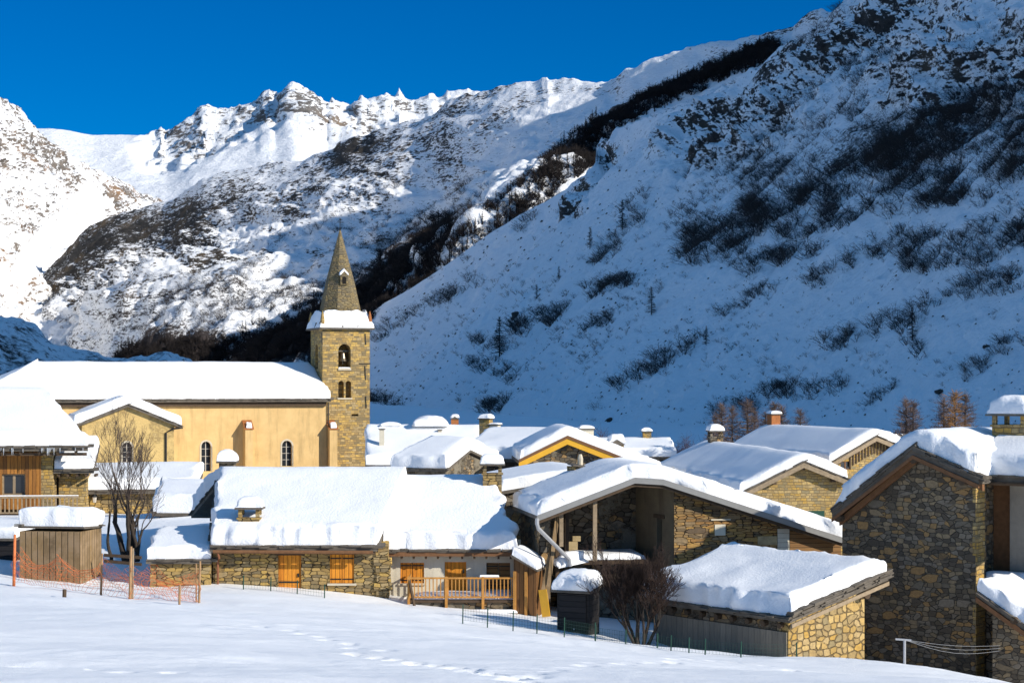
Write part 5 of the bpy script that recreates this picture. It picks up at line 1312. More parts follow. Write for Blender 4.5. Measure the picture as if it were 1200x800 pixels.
# recessed wing with the smooth wall and the doorway
yw = 1.9
MB().box(.5, 7, yw, yw + 2.9, -2, R0.z - .25).build('wing_wall', M_PLASTER_GR, h)
MB().box(-.34, .48, yw + .35, yw + .42, 1.0, R0.z - .3).build('door', M_BROWNBOARD, h)
MB().box(-.34, .49, yw + .43, yw + 1.5, -1, R0.z - .28).build('doorway', M_DARK, h)  # solid dark block stands for the shade inside the doorway
R1 = fr.hy(1200, 556, .6)
wr_ = roof(h, [(.55, R0.z + .02), (4.9, R0.z + .95)], R0.x - 1.2, 7.2, 'x', T=.85, thick=.16, slate=('s0',), edges=(0, 1, 1, 1), lump=.18, step=.35, emin=.5, name='wing_roof')
g = MB(); g.tube([(R0.x - .1, .42, R0.z - .2), (7.0, .42, R0.z - .2)], .07, 8); g.build('gutter', M_BEAM, h)
zl = fr.hy(1170, 672, yw - .6).z
lg = MB().box(-.33, 7, .95, yw - .01, -2, zl - .25).build('terrace', M_STONE_DARK, h)
snow_cap(lg, -.3, 6.9, .97, yw - .05, zl - .246, .35, .06, .4, 'terrace_snow')
# the big chimney
cp = fr.hy(1188, 530, 4.2); c1 = fr.hy(1188, 487, 4.2)
chimney(h, cp.x + .05, 4.2, cp.z - 1.4, c1.z, 1.35, 1.25, M_STONE_HOUSE, .75, 'open', cap_w=.2)
# rear roof
rb = fr.hy(1130, 507, 12)
o2 = Fr(1150, 540, 92.0, -20.0); o2.O.z = 0
hb = o2.thing('house', 'flat snow roofed house peeping out behind the tall stone house and its chimney', 'house')
a = o2.hy(1108, 521, 0); b = o2.hy(1215, 521, 0)
MB().box(a.x + .3, b.x, .3, 7, -2, a.z - .3).build('wall', M_STONE_DARK, hb)
roof(hb, [(0, a.z - .25), (4, a.z + .35), (8, a.z - .4)], a.x, b.x, 'x', T=.5, lump=.1)
# lean-to in the lower right corner
fr = Fr(1142, 760, 69.0, -40.0); fr.O.z = -2.8
h = fr.thing('lean_to', 'snowy lean-to with dark brown verge boards in the lower right corner below the tall house', 'outbuilding')
V0 = fr.hy(1144, 694, 0); V1 = fr.hy(1240, 762, 0)
MB().prism([(V0.x + .5, .3, -2), (V1.x, .3, -2), (V1.x, .3, V1.z - .2), (V0.x + .5, .3, V0.z - .5)], 4.5, (0, 1, 0)).build('wall', M_STONE_BIG, h)
roof(h, [(V0.x, V0.z), (V1.x, V1.z)], 0, 5.0, 'y', T=.6, thick=.14, slate=('a0',), lump=.14, edges=(1, 1, 1, 1), step=.25)
vb = MB().prism([(V0.x, -.05, V0.z - .34), (V1.x, -.05, V1.z - .34), (V1.x, -.05, V1.z - .15), (V0.x, -.05, V0.z - .15)], .08, (0, 1, 0)); vb.build_each('verge_board', M_BROWNBOARD, h)
jb = MB().tube([(V0.x + 1.5, -.1, V0.z - .9), (V0.x + 1.5, .5, V0.z - .9)], .14, 8); jb.build_each('purlin', M_BEAM, h)

# ================================================================== houses behind, from right to left
def back_gable(name, label, Y, rz, L, A, Rr, wallx, depth, wallm, T=.7, z0=-3, board=None, slate=('a0',), yv=-.5, lump=.12, step=.45, cat='house', back_drop=0.0):
    fr = Fr(A[0], A[1], Y, rz); fr.O.z = z0
    h = fr.thing(name, label, cat)
    l, a, r = (fr.hy(*q, yv) for q in (L, A, Rr)); prof = [(l.x, l.z), (a.x, a.z), (r.x, r.z)]
    zp = lambda s_: float(np.interp(s_, [p[0] for p in prof], [p[1] for p in prof])) - .22
    x0 = fr.hy(wallx[0], A[1] + 40, 0).x; x1 = fr.hy(wallx[1], A[1] + 40, 0).x
    wl = MB().prism([(x0, 0, -2), (x1, 0, -2), (x1, 0, zp(x1)), (a.x, 0, zp(a.x)), (x0, 0, zp(x0))], depth - .6, (0, 1, 0)).build('wall', wallm, h)
    rf = roof(h, prof, yv, depth, 'y', T=T, thick=.2, slate=slate, lump=lump, step=step)
    vb = MB()
    for (s0, za), (s1, zb) in zip(prof[:-1], prof[1:]): vb.prism([(s0, yv - .06, za - .5 if board else za - .36), (s1, yv - .06, zb - .5 if board else zb - .36), (s1, yv - .06, zb - .06), (s0, yv - .06, za - .06)], .08, (0, 1, 0))
    vb.build_each('verge_board', board or M_BEAM_L, h)
    bz = MB()
    for s_ in (x0 + .2, (x0 + a.x)/2, a.x, (x1 + a.x)/2, x1 - .2): bz.bar((s_, yv + .05, zp(s_) - .16), (s_, .3, zp(s_) - .16), .22, .24)
    bz.build_each('purlin', M_BEAM if not board else M_YELLOW, h)
    return fr, h, prof, wl, zp
fr, h, prof, wl, zp = back_gable('gabled_house', 'pale stone gable house with a long grey snow slope left of the tall stone house', 115.0, 7.0, (866, 579), (942, 541), (995, 562), (872, 1010), 26.0, M_STONE_HOUSE)
p = fr.hy(942, 612, -.3); ct_ = MB().box(p.x - .28, p.x + .28, -.6, -.05, 0, p.z - .35).build('chimney', M_STONE_HOUSE, h); snow_cap(ct_, p.x - .36, p.x + .36, -.68, -.02, p.z - .34, .5, .05)
p = fr.hy(957, 602, -.06); MB().box(p.x - .5, p.x + .5, -.06, -.004, p.z - .28, p.z + .2).build('shutter', M_GREEN, h)
p = fr.hz(757.5 + 28, 527, prof[1][1] + 1.0); chimney(h, prof[1][0], 23.0, prof[1][1] - .5, prof[1][1] + 1.25, .95, .9, M_STONE_DARK, .5, 'open')
fr, h, prof, wl, zp = back_gable('gabled_house', 'stone gable house with slatted attic boards and a small brown window, topmost on the right', 140.0, 20.0, (972, 543), (1027, 511), (1056, 523), (978, 1060), 17.0, M_STONE_HOUSE)
p0 = fr.hy(985, 550, 0); p1 = fr.hy(997, 540, 0); cut(wl, [MB().box(p0.x, p1.x, -.3, .3, p0.z, p1.z)]); rect_window(h, p0.x, p1.x, p0.z, p1.z, 0, .12, M_BROWNBOARD, 2, 1, False)
sl_ = MB()
for k in range(17):
    s_ = prof[1][0] - 2.0 + k * .26; sl_.box(s_, s_ + .12, -.06, -.004, zp(s_) - 1.05, zp(s_) - .12)
sl_.build('slat_panel', M_BEAM, h)
chimney(h, prof[1][0] + .2, 16.0, prof[1][1] - .4, prof[1][1] + 1.35, .8, .8, M_RUST, .25)
fr, h, prof, wl, zp = back_gable('yellow_gable_house', 'house with broad bright yellow varnished verge boards on its wide gable', 130.0, 3.0, (608, 540), (665, 512), (778, 556), (622, 765), 9.0, M_STONE_DARK, .85, board=M_YELLOW, slate=())
fm = MB()
for (s0, za), (s1, zb) in zip(prof[:-1], prof[1:]): fm.prism([(s0, -.6, za - .1), (s1, -.6, zb - .1), (s1, -.6, zb + .12), (s0, -.6, za + .12)], .05, (0, 1, 0))
fm.build_each('roof_edge', M_BROWNBOARD, h)
p = fr.hy(687, 503, 6.0); chimney(h, p.x, 6.0, prof[1][1] - 2, p.z, 1.0, .9, M_PLASTER_WH, .25, 'plain'); p = fr.hy(672, 506, 8.0); chimney(h, p.x, 8.0, prof[1][1] - 2, p.z, .45, .45, M_PLASTER_WH, .12)
p = fr.hy(722, 524, 2.0); chimney(h, p.x, 2.0, p.z - 1.2, p.z + .2, 1.0, .9, M_STONE_LONG, .55, 'gabled')

def back_slope(name, label, Y, rz, xs, eave, ridge, depth, wallm, T=.8, z0=-3, x_r=None, lump=.12, step=.5, wall_in=.5):
    """house seen from its eaves side: xs = bearings of the eave's ends, x_r those of the ridge"""
    fr = Fr(xs[0], eave, Y, rz); fr.O.z = z0; h = fr.thing(name, label, 'house')
    a = fr.hy(xs[0], eave, 0); b = fr.hy(xs[1], eave, 0); xr_ = x_r or xs
    c = fr.hy(xr_[0], ridge, depth / 2); d = fr.hy(xr_[1], ridge, depth / 2)
    zr = c.z - T * .85
    loft('wall', wallm, h, [(wall_in, a.z - .12), (depth / 2, zr - .24), (depth - wall_in, a.z - .12)], [a.x + .3, max(a.x, c.x) + .3, a.x + .3], [b.x - .3, min(b.x, d.x) - .3, b.x - .3], 'x', zbot=-2)
    roof(h, [(0, a.z), (depth / 2, zr), (depth, a.z)], [a.x, c.x, a.x], [b.x, d.x, b.x], 'x', T=T, lump=lump, step=step, slate=('s0',))
    return fr, h, a, b, c, d, zr
fr, h, a, b, c, d, zr = back_slope('house', 'long low house with a plain white roof right behind the yellow gable', 175.0, 0.0, (672, 793), 536, 513, 9.0, M_STONE_DARK, .9, x_r=(676, 787))
p = fr.hy(758, 514, 4.5); chimney(h, p.x, 4.5, zr - .3, fr.hy(758, 506, 4.5).z, .8, .8, M_STONE_HOUSE, .35)
fr, h, a, b, c, d, zr = back_slope('house', 'wide white roofed house directly right of the church tower with a square cream chimney', 166.0, 2.0, (428, 560), 546, 497, 14.0, M_PLASTER_GR, 1.0, x_r=(428, 566))
for (px, yb, yt, yl, w_, st, sn, mt) in ((447.5, 522, 503, 2.2, .45, 'plain', .2, M_PLASTER_WH), (533, 498, 491, 7.5, .7, 'gabled', .35, M_RUST), (515.5, 508, 504, 5.0, .32, 'plain', 0, M_TRIM)):
    p = fr.hy(px, yb, yl); chimney(h, p.x, yl, p.z - .6, fr.hy(px, yt, yl).z, w_, w_, mt, sn, st, cap_w=.08)
for (px, ty, w_) in ((458, 496, 1.0), (505, 489, 1.7)):
    p = fr.hy(px, 499, 7.0); s_ = snow_sheet('snow_mound', h, [[(p.x - w_, 7 - w_, zr + .7), (p.x + w_, 7 - w_, zr + .7)], [(p.x - w_, 7 + w_, zr + .7), (p.x + w_, 7 + w_, zr + .7)]], (499 - ty) / F * 173 + .15, w_ * .98, .05, step=.15, emin=.0)
fr, h, a, b, c, d, zr = back_slope('house', 'low house with a grey crusted snow slope between the white roof and the yellow gable', 128.0, -24.0, (458, 523), 549, 512, 9.0, M_STONE_DARK, 1.0, x_r=(503, 552), lump=.14)
fr, h, a, b, c, d, zr = back_slope('house', 'house with a humped snow roof and small pale chimneys left of the yellow gable', 141.5, -20.0, (543, 604), 538, 501, 12.0, M_BEAM, 1.0, x_r=(572, 690), lump=.14)
p = fr.hy(577, 521, 3.0); chimney(h, p.x, 3.0, p.z - 1.0, p.z + .25, .6, .6, M_PLASTER_WH, .3, cap_w=.05)
p = fr.hy(569.5, 500, 8.0); chimney(h, p.x, 8.0, p.z - 1.2, fr.hy(569.5, 491, 8.0).z, .85, .85, M_STONE_HOUSE, .35)
p = fr.hy(580, 500, 8.0); chimney(h, p.x, 8.0, p.z - 1.2, fr.hy(580, 498, 8.0).z, .7, .7, M_PLASTER_WH, .12)
# low shed wall between porch house and gabled house, small shaded hut at the left edge
fr = Fr(0, 660, 84.0, -8.0); fr.O.z = .2
h = fr.thing('hut', 'dark hut with shaded blue roof snow at the left edge beside the plank shed', 'hut')
a = fr.hy(-30, 630, 0); b = fr.hy(20, 630, 0)
MB().box(a.x, b.x - .1, 0, 2.4, -1, a.z - .05).build('wall', M_BLACKWOOD, h)
roof(h, [(-.2, a.z), (2.6, a.z + .25)], a.x - .2, b.x, 'x', T=.5, thick=.1, lump=.08, step=.25)
# weathered plank shed
fr = Fr(50, 672, 82.0, -9.0); fr.O.z = .3
h = fr.thing('plank_shed', 'weathered grey brown plank shed with a tall squared snow cap behind orange netting', 'shed')
w_ = fr.hy(119, 640, 0).x; zt_ = fr.hy(85, 615, 0).z; dl = fr.hx(23, 640, 0).y
MB().box(0, w_, 0, dl, -.5, zt_ - .1).build('wall', M_OLDWOOD, h)
MB().box(.02, w_ - .02, -.06, -.004, zt_ - .26, zt_ - .1).build('top_beam', M_BEAM_L, h)
kk = MB(); rq = random.Random(4)
for k in range(5): x_ = w_ * (k + .5) / 5; kk.box(x_ - .025, x_ + .025, -.045, -.004, .2, zt_ - .27)
kk.build_each('batten', M_BEAM_L, h)
jb = MB()
for k in range(5): jb.tube([(.2 + (w_ - .4) * k / 4, -.28, zt_ - .08), (.2 + (w_ - .4) * k / 4, .3, zt_ - .04)], .07, 8)
jb.build_each('joist', M_BEAM, h)
roof(h, [(-.16, zt_), (dl + .2, zt_ + .1)], -.16, w_ + .1, 'x', T=.82, thick=.08, slate=('s0', 'a0'), lump=.1, rim=.32, step=.2, emin=.72, wave=.05)
# ================================================================== plants
def tri_twigs(segs, n=3):
    """thin tapering twigs as three-sided cones: [(a, b, r0, r1)] -> verts, faces"""
    A = np.array([s[0] for s in segs], float); B = np.array([s[1] for s in segs], float)
    r0 = np.array([s[2] for s in segs]); r1 = np.array([s[3] for s in segs])
    d = B - A; d /= np.maximum(np.linalg.norm(d, axis=1, keepdims=True), 1e-9)
    u = np.cross(d, np.array([0.33, 0.21, 0.92])); u /= np.maximum(np.linalg.norm(u, axis=1, keepdims=True), 1e-6); w = np.cross(d, u)
    vs = []
    for P_, r in ((A, r0), (B, r1)):
        for k in range(3):
            a = 2 * math.pi * k / 3; vs.append(P_ + (u * math.cos(a) + w * math.sin(a)) * r[:, None])
    V = np.stack(vs, 1).reshape(-1, 3); m = len(segs); b = (np.arange(m) * 6)[:, None]
    fs = np.concatenate([b + np.array([[k, (k + 1) % 3, 3 + (k + 1) % 3, 3 + k]]) for k in range(3)], 0)
    return V, fs
def shrub_segs(rng, h=1.0, spread=0.6, stems=14, sub=5, r=0.012, lean=0.0):
    S = []
    for k in range(stems):
        a = rng.uniform(0, 2 * math.pi); f = math.sqrt(rng.random()); sp = spread * f; hh = h * (1 - .5 * f * f) * rng.uniform(0.55, 1.05)
        b0 = np.array([math.cos(a) * sp * .25 + rng.gauss(0, .05), math.sin(a) * sp * .25 + rng.gauss(0, .05), -0.05])
        b1 = np.array([math.cos(a) * sp * .7 + lean * .3 + rng.gauss(0, .06), math.sin(a) * sp * .7 + rng.gauss(0, .06), hh * .55]); b2 = np.array([math.cos(a) * sp + lean + rng.gauss(0, .1), math.sin(a) * sp + rng.gauss(0, .1), hh])
        S += [(b0, b1, r * 1.5, r), (b1, b2, r, r * .45)]
        for j in range(sub):
            t = rng.uniform(.25, 1.0); p = b0 + (b1 - b0) * min(t * 2, 1) if t < .5 else b1 + (b2 - b1) * (t * 2 - 1)
            q = p + np.array([rng.gauss(0, .2), rng.gauss(0, .2), rng.uniform(-.02, .2)]) * h
            S.append((p, q, r * .7, r * .35))
            if rng.random() < .7: S.append((q, q + np.array([rng.gauss(0, .12), rng.gauss(0, .12), rng.uniform(-.03, .13)]) * h, r * .45, r * .3))
    return S
def conifer_segs(rng, h=1.0, w=0.26, levels=16, per=7, r=0.012, start=0.12, droop=0.05, sub=3):
    S = [(np.array([0, 0, -.03]), np.array([0, 0, h]), r * 2.2, r * .4)]
    for i in range(levels):
        f = i / (levels - 1); z = h * (start + (0.97 - start) * f); L = w * (1 - f) ** 0.8 * rng.uniform(.8, 1.1) + .02
        for k in range(per):
            a = rng.uniform(0, 2 * math.pi); l = L * rng.uniform(.6, 1.1)
            p = np.array([0, 0, z + rng.uniform(-.02, .02)]); q = p + np.array([math.cos(a) * l, math.sin(a) * l, -droop * l / w + rng.uniform(-.01, .03)])
            S.append((p, q, r * .8, r * .35))
            for j in range(sub):
                t = rng.uniform(.35, 1); m = p + (q - p) * t
                S.append((m, m + np.array([rng.gauss(0, .035), rng.gauss(0, .035), rng.uniform(-.01, .06)]), r * .45, r * .25))
    return S
M_SCRUB = plain('dark_scrub_twigs', (0.045, 0.036, 0.032), 0.95, 0.3, 1.0, bump=0)
M_SCRUB2 = plain('grey_scrub_twigs', (0.06, 0.05, 0.046), 0.95, 0.3, 1.0, bump=0)
M_WOODS = plain('bare_wood', (0.022, 0.017, 0.016), 0.95, 0.3, 1.0, bump=0)
M_LARCH = plain('bare_larch_twigs', (0.17, 0.12, 0.10), 0.9, 0.3, 1.0, bump=0)
M_LARCH_O = plain('golden_larch_twigs', (0.30, 0.16, 0.06), 0.9, 0.3, 1.0, bump=0)
M_REDBUSH = plain('reddish_bush_twigs', (0.095, 0.045, 0.038), 0.9, 0.3, 1.0, bump=0)

rs = random.Random(31); nr_ = np.random.default_rng(5)
def to_px(P): return PX0 + P[..., 0] / P[..., 1] * F, PY0 - (P[..., 2] - ZC) / P[..., 1] * F
px5, py5 = to_px(P5); px3, py3 = to_px(P3)
def nearest(P, PX_, PY_, x, y):
    i = np.argmin((PX_ - x) ** 2 + (PY_ - y) ** 2); return P.reshape(-1, 3)[i]

# ---- scrub on the shaded slope: where it grows, in the terrain's own coordinates (bearing, elevation of the slope)
D = np.zeros(px5.shape); SZ = np.full(px5.shape, 9.0)
zones = [([(815,292),(850,275),(900,250),(960,226),(1010,200),(1060,165),(1130,130),(1210,112)], 26, 1.0, 17),
         ([(1040,205),(1100,190),(1210,175)], 40, 1.0, 16), ([(930,265),(1000,240),(1080,222),(1200,222)], 30, 0.85, 15),
         ([(870,322),(905,305),(955,292)], 12, 0.9, 15), ([(955,330),(1010,300),(1060,278)], 14, .6, 13), ([(1080,300),(1140,290),(1200,260)], 32, .8, 16), ([(1120,340),(1190,330)], 18, .6, 14),
         ([(975,402),(1010,396),(1060,378),(1090,358)], 13, 1.0, 16), ([(1065,395),(1078,415)], 10, .9, 15),
         ([(795,418),(830,392)], 9, 1.0, 15), ([(728,450),(760,432),(790,418)], 12, 1.0, 15), ([(610,388),(630,380),(655,368)], 12, 1.0, 16), ([(690,345),(735,330)], 9, .8, 12),
         ([(690,385),(715,375)], 8, .7, 11), ([(560,425),(600,440)], 14, .4, 10), ([(570,480),(590,475)], 10, .6, 12), ([(440,470),(470,495)], 14, .9, 14),
         ([(560,400),(600,405)], 10, .4, 10), ([(870,475),(910,462),(980,455)], 14, .9, 13), ([(840,480),(900,470)], 10, .5, 11), ([(1015,470),(1050,455)], 10, .4, 10), ([(1130,440),(1150,425)], 12, .6, 12), ([(1170,410),(1200,400)], 12, .6, 12),
         ([(440,395),(470,375),(520,350),(560,325)], 10, .5, 10), ([(610,270),(625,258)], 8, .7, 12), ([(745,255),(720,285),(700,305)], 14, .45, 10), ([(755,230),(735,250)], 8, .6, 12), 
         ([(810,270),(830,200),(900,130),(950,95)], 34, .32, 9), ([(880,200),(960,160),(1060,130)], 40, .5, 10), ([(985,60),(1060,110),(1200,60)], 50, .35, 9), ([(915,60),(985,12)], 16, .8, 9), ([(850,310),(870,300)], 10, .8, 13), ([(700,480),(690,470)], 8, .5, 9), ([(905,335),(880,350),(850,365)], 9, .6, 11), ([(560,300),(600,330),(700,400),(760,360)], 50, .06, 7), ([(700,400),(900,420),(1100,440)], 60, .05, 7)]
for pts, wd, k_, sz in zones:
    m = seg_mask(px5, py5, pts, wd); SZ = np.where(m * k_ > D, sz, SZ); D = np.maximum(D, m * k_)
clump = sstep(-0.25, 0.35, fbm(P5 / (P5[..., 1:2] * 0.013), 3, 301))
# the grid is even in bearing and elevation; weight by the area each point stands for in view
vis = (px5 > -20) & (px5 < 1225) & (py5 > -10) & (py5 < 512)
wgt = (np.minimum(D, .42) * (0.22 + 0.78 * clump) + 0.020 * (.3 + .7 * clump)) * vis; wgt /= wgt.sum()
pick = nr_.choice(wgt.size, 6800, p=wgt.ravel(), replace=False)
base = P5.reshape(-1, 3)[pick]; sizes = SZ.ravel()[pick] * nr_.uniform(.45, 1.2, len(pick)) * np.where(D.ravel()[pick] < .03, .62, 1)
hts = sizes * base[:, 1] / F
order = np.argsort(-sizes)
variants = [tri_twigs(shrub_segs(rs, 1.0, rs.uniform(.75, 1.15), 14, 6, .0088)) for _ in range(8)]
vmesh = []
for k, (V, fs) in enumerate(variants):
    o = mesh_obj('shrub', V, fs, M_SCRUB if k < 5 else M_SCRUB2); vmesh.append(o.data); bpy.data.objects.remove(o)
LAB = 'dark leafless shrub growing out of the shaded snow slope above the village'
for q, i in enumerate(order[:285]):
    o = bpy.data.objects.new('shrub', vmesh[q % 8]); COL.objects.link(o); o.location = base[i]; s_ = hts[i]
    o.scale = (s_ * rs.uniform(.8, 1.25), s_ * rs.uniform(.8, 1.25), s_ * rs.uniform(.75, 1.05)); o.rotation_euler = (rs.uniform(-.12, .12), rs.uniform(-.35, .0), rs.uniform(0, 6.28)); tag(o, LAB, 'shrub', 'leafless shrubs on the shaded slope')
small = [tri_twigs(shrub_segs(rs, 1.0, rs.uniform(.75, 1.2), 8, 4, .0125)) for _ in range(6)]
def scatter(name, bases, hs_, protos, mat, tilt=-.2, wide=1.1, kind='stuff'):
    VV, FF, n0 = [], [], 0
    for k in range(len(bases)):
        V, fs = protos[k % len(protos)]; a = nr_.uniform(0, 6.28); c_, s_ = math.cos(a), math.sin(a)
        x = V[:, 0] * c_ - V[:, 1] * s_; y = V[:, 0] * s_ + V[:, 1] * c_
        VV.append(np.stack([x * wide + tilt * V[:, 2] * .4, y * wide, V[:, 2]], 1) * hs_[k] + bases[k]); FF.append(fs + n0); n0 += len(V)
    return tag(mesh_obj(name, np.concatenate(VV), np.concatenate(FF), mat), kind=kind)
rest = order[285:]
scatter('scrub', base[rest[::2]], hts[rest[::2]], small, M_SCRUB); scatter('scrub', base[rest[1::2]], hts[rest[1::2]], small, M_SCRUB2)

# dark stones showing through the snow
pick = nr_.choice(wgt.size, 1500, p=((0.25 + .75 * sstep(0, .4, fbm(P5 / 40.0, 3, 303))) * vis / ((0.25 + .75 * sstep(0, .4, fbm(P5 / 40.0, 3, 303))) * vis).sum()).ravel(), replace=False)
rb_ = P5.reshape(-1, 3)[pick]; VV, FF, n0 = [], [], 0
for k in range(len(pick)):
    s_ = nr_.uniform(.8, 2.6) ** 1.3 * rb_[k, 1] / F * .55; n_ = 7
    a = np.linspace(0, 2 * np.pi, n_, endpoint=False); r1 = nr_.uniform(.7, 1.2, n_); r2 = nr_.uniform(.3, .7, n_)
    V = np.concatenate([np.stack([np.cos(a) * r1 * 1.3, np.sin(a) * r1, np.full(n_, -.4)], 1), np.stack([np.cos(a) * r2, np.sin(a) * r2, nr_.uniform(.3, .8, n_)], 1), [[0, 0, .8]]]) * s_ + rb_[k]
    FF += [(n0 + i, n0 + (i + 1) % n_, n0 + n_ + (i + 1) % n_) for i in range(n_)] + [(n0 + i, n0 + n_ + (i + 1) % n_, n0 + n_ + i) for i in range(n_)] + [(n0 + n_ + i, n0 + n_ + (i + 1) % n_, n0 + 2 * n_) for i in range(n_)]
    VV.append(V); n0 += len(V)
tag(mesh_obj('scree', np.concatenate(VV), np.array(FF), plain('scree_stone', (0.06, .053, .047), .95, .4, 1.0, bump=0)), kind='stuff')

# ---- dark wood along the gully behind the slope and at the valley's end
band = np.maximum.reduce([seg_mask(px3, py3, [(415,378),(440,352),(480,326),(520,300),(560,274),(600,246),(640,216),(680,184),(705,160)], 28),
        seg_mask(px3, py3, [(720,146),(760,122),(800,104),(850,82),(905,58)], 15), seg_mask(px3, py3, [(150,425),(220,416),(300,405),(360,396),(430,380)], 24),
        .5 * seg_mask(px3, py3, [(300,405),(430,350),(520,280)], 34)])
wv = band ** 1.5 + .0; wv = wv * (.75 + .25 * sstep(-.2, .3, fbm(P3 / 60.0, 3, 305))); wv /= wv.sum()
pick = nr_.choice(wv.size, 7500, p=wv.ravel(), replace=False); bs3 = P3.reshape(-1, 3)[pick]
pxp = px3.ravel()[pick]
tsz = np.interp(pxp, [150, 430, 600, 720, 900], [9, 12, 12, 10, 11]) * nr_.uniform(.55, 1.25, len(pick)) * bs3[:, 1] / F
tp = [tri_twigs(conifer_segs(rs, 1.0, rs.uniform(.2, .3), 8, 4, .03, .1, .02, 1)) for _ in range(3)] + [tri_twigs(shrub_segs(rs, 1.0, .6, 10, 4, .024)) for _ in range(5)]
scatter('woodland', bs3, tsz, tp, M_WOODS, 0, 1.15)
# thin scrub over the spur's lower face
band = seg_mask(px3, py3, [(60,385),(200,372),(300,345),(420,290),(520,235)], 60) * sstep(-.1, .4, fbm(P3 / 70.0, 3, 309)); wv = band / band.sum()
pick = nr_.choice(wv.size, 2300, p=wv.ravel(), replace=False); bs3 = P3.reshape(-1, 3)[pick]
scatter('scrub', bs3, nr_.uniform(4, 8.5, len(pick)) * bs3[:, 1] / F, small, M_SCRUB2, 0)

# ---- single conifers on the slope
cv = [tri_twigs(conifer_segs(rs, 1.0, rs.uniform(.2, .27), 15, 7, .011)) for _ in range(3)]
cm_ = []
for V, fs in cv:
    o = mesh_obj('crown', V, fs, M_SCRUB); cm_.append(o.data); bpy.data.objects.remove(o)
trk = MB().tube([(0, 0, -.04), (0, 0, .5), (0, 0, .96)], [.018, .012, .004], 6).build('trunk', M_BARK); tmesh = trk.data; bpy.data.objects.remove(trk)
for k, (x, yb, hp, lab) in enumerate(((585,418,46,'tallest bare larch on the shaded slope right of the church tower'), (629,354,20,'small dark conifer alone on the smooth snow halfway up the slope'), (691,292,26,'dark slender conifer at the foot of the crag on the slope'),
        (728,270,34,'bare larch beside two shrubs below the rock crag on the slope'), (763,368,32,'thin bare larch standing alone on the slope right of the smooth snow'), (655,328,16,'tiny bare tree on the slope beneath the crag'), (1069,398,38,'bare larch among dark scrub above the tall stone house'), (828,404,22,'round bare tree at the end of a scrub line on the slope'), (452,488,26,'bare tree at the foot of the slope right of the church tower'))):
    p = nearest(P5, px5, py5, x, yb); s_ = hp * p[1] / F
    t = thing('larch_tree', lab, 'tree', p, rs.uniform(0, 6), 'bare trees on the slope'); t.scale = (s_, s_, s_)
    for nm, me in (('trunk', tmesh), ('crown', cm_[k % 3])):
        o = bpy.data.objects.new(nm, me); COL.objects.link(o); o.parent = t
# ---- rocks lying on the slope
M_ROCK = plain('dark_boulder', (0.07, 0.062, 0.055), 0.95, 0.5, 2.0, bump=.6)
def boulder(x, y, wp, hp, lab):
    p = nearest(P5, px5, py5, x, y); s_ = p[1] / F; bm = bmesh.new(); bmesh.ops.create_icosphere(bm, subdivisions=3, radius=1)
    for v in bm.verts:
        n = fbm(np.array([[v.co.x * 1.2 + x, v.co.y * 1.2, v.co.z * 1.2]]), 3, int(x))[0]; v.co *= 1 + .5 * n
    me = bpy.data.meshes.new('boulder'); bm.to_mesh(me); bm.free(); me.materials.append(M_ROCK)
    o = bpy.data.objects.new('boulder', me); COL.objects.link(o); o.location = p; o.scale = (wp * s_ / 2, wp * s_ / 2, hp * s_ / 2); tag(o, lab, 'boulder')
    snow_sheet('snow_cap', o, [[(-.75, -.4, .62), (.75, -.4, .62)], [(-.75, .8, .8), (.75, .8, .8)]], .35, .4, .1, step=.25, emin=.3)
boulder(493, 487, 20, 14, 'big dark boulder at the slope foot right of the church tower'); boulder(604, 371, 12, 11, 'snow capped rock beside the large scrub clump on the slope'); boulder(715, 493, 9, 5, 'dark rock in the smooth snow above the yellow gable'); boulder(1157, 407, 10, 6, 'brown rock on the snow above the big chimney'); boulder(1103, 458, 12, 6, 'rounded snow topped rock above the larches near the big chimney')

# ---- larches and bushes behind the village
lv_ = [tri_twigs(conifer_segs(rs, 1.0, rs.uniform(.24, .32), 22, 9, .0048, .16, -.03, 5)) for _ in range(4)]
lmesh = {}
for mt in (M_LARCH, M_LARCH_O):
    for k, (V, fs) in enumerate(lv_):
        o = mesh_obj('crown', V, fs, mt); lmesh[(mt.name, k)] = o.data; bpy.data.objects.remove(o)
for k, (x, yt, Yd, mt) in enumerate(((846,474,168,0),(858,478,172,0),(876,470,170,0),(884,480,176,0),(897,484,172,0),(907,473,170,0),(916,476,176,0),(938,481,168,0),(1062,469,150,0),(1070,472,154,0),(1106,468,150,0),(1119,461,148,1),(1131,463,153,0),(838,488,182,0))):
    p = W(x, yt, Yd); g_ = gz(p.x, p.y) - .1; hgt = p.z - g_
    lab = 'golden brown larch behind the big snow topped chimney' if mt else 'leafless purplish larch behind the snowy roofs at the foot of the slope'
    t = thing('larch_tree', lab, 'tree', (p.x, p.y, g_), rs.uniform(0, 6), None if mt else 'larches behind the village'); t.scale = (hgt * 1.12, hgt * 1.12, hgt)
    for nm, me in (('trunk', tmesh), ('crown', lmesh[((M_LARCH_O if mt else M_LARCH).name, k % 4)])):
        o = bpy.data.objects.new(nm, me); COL.objects.link(o); o.parent = t
bvar = [tri_twigs(shrub_segs(rs, 1.0, .95, 60, 12, .0075)) for _ in range(2)]
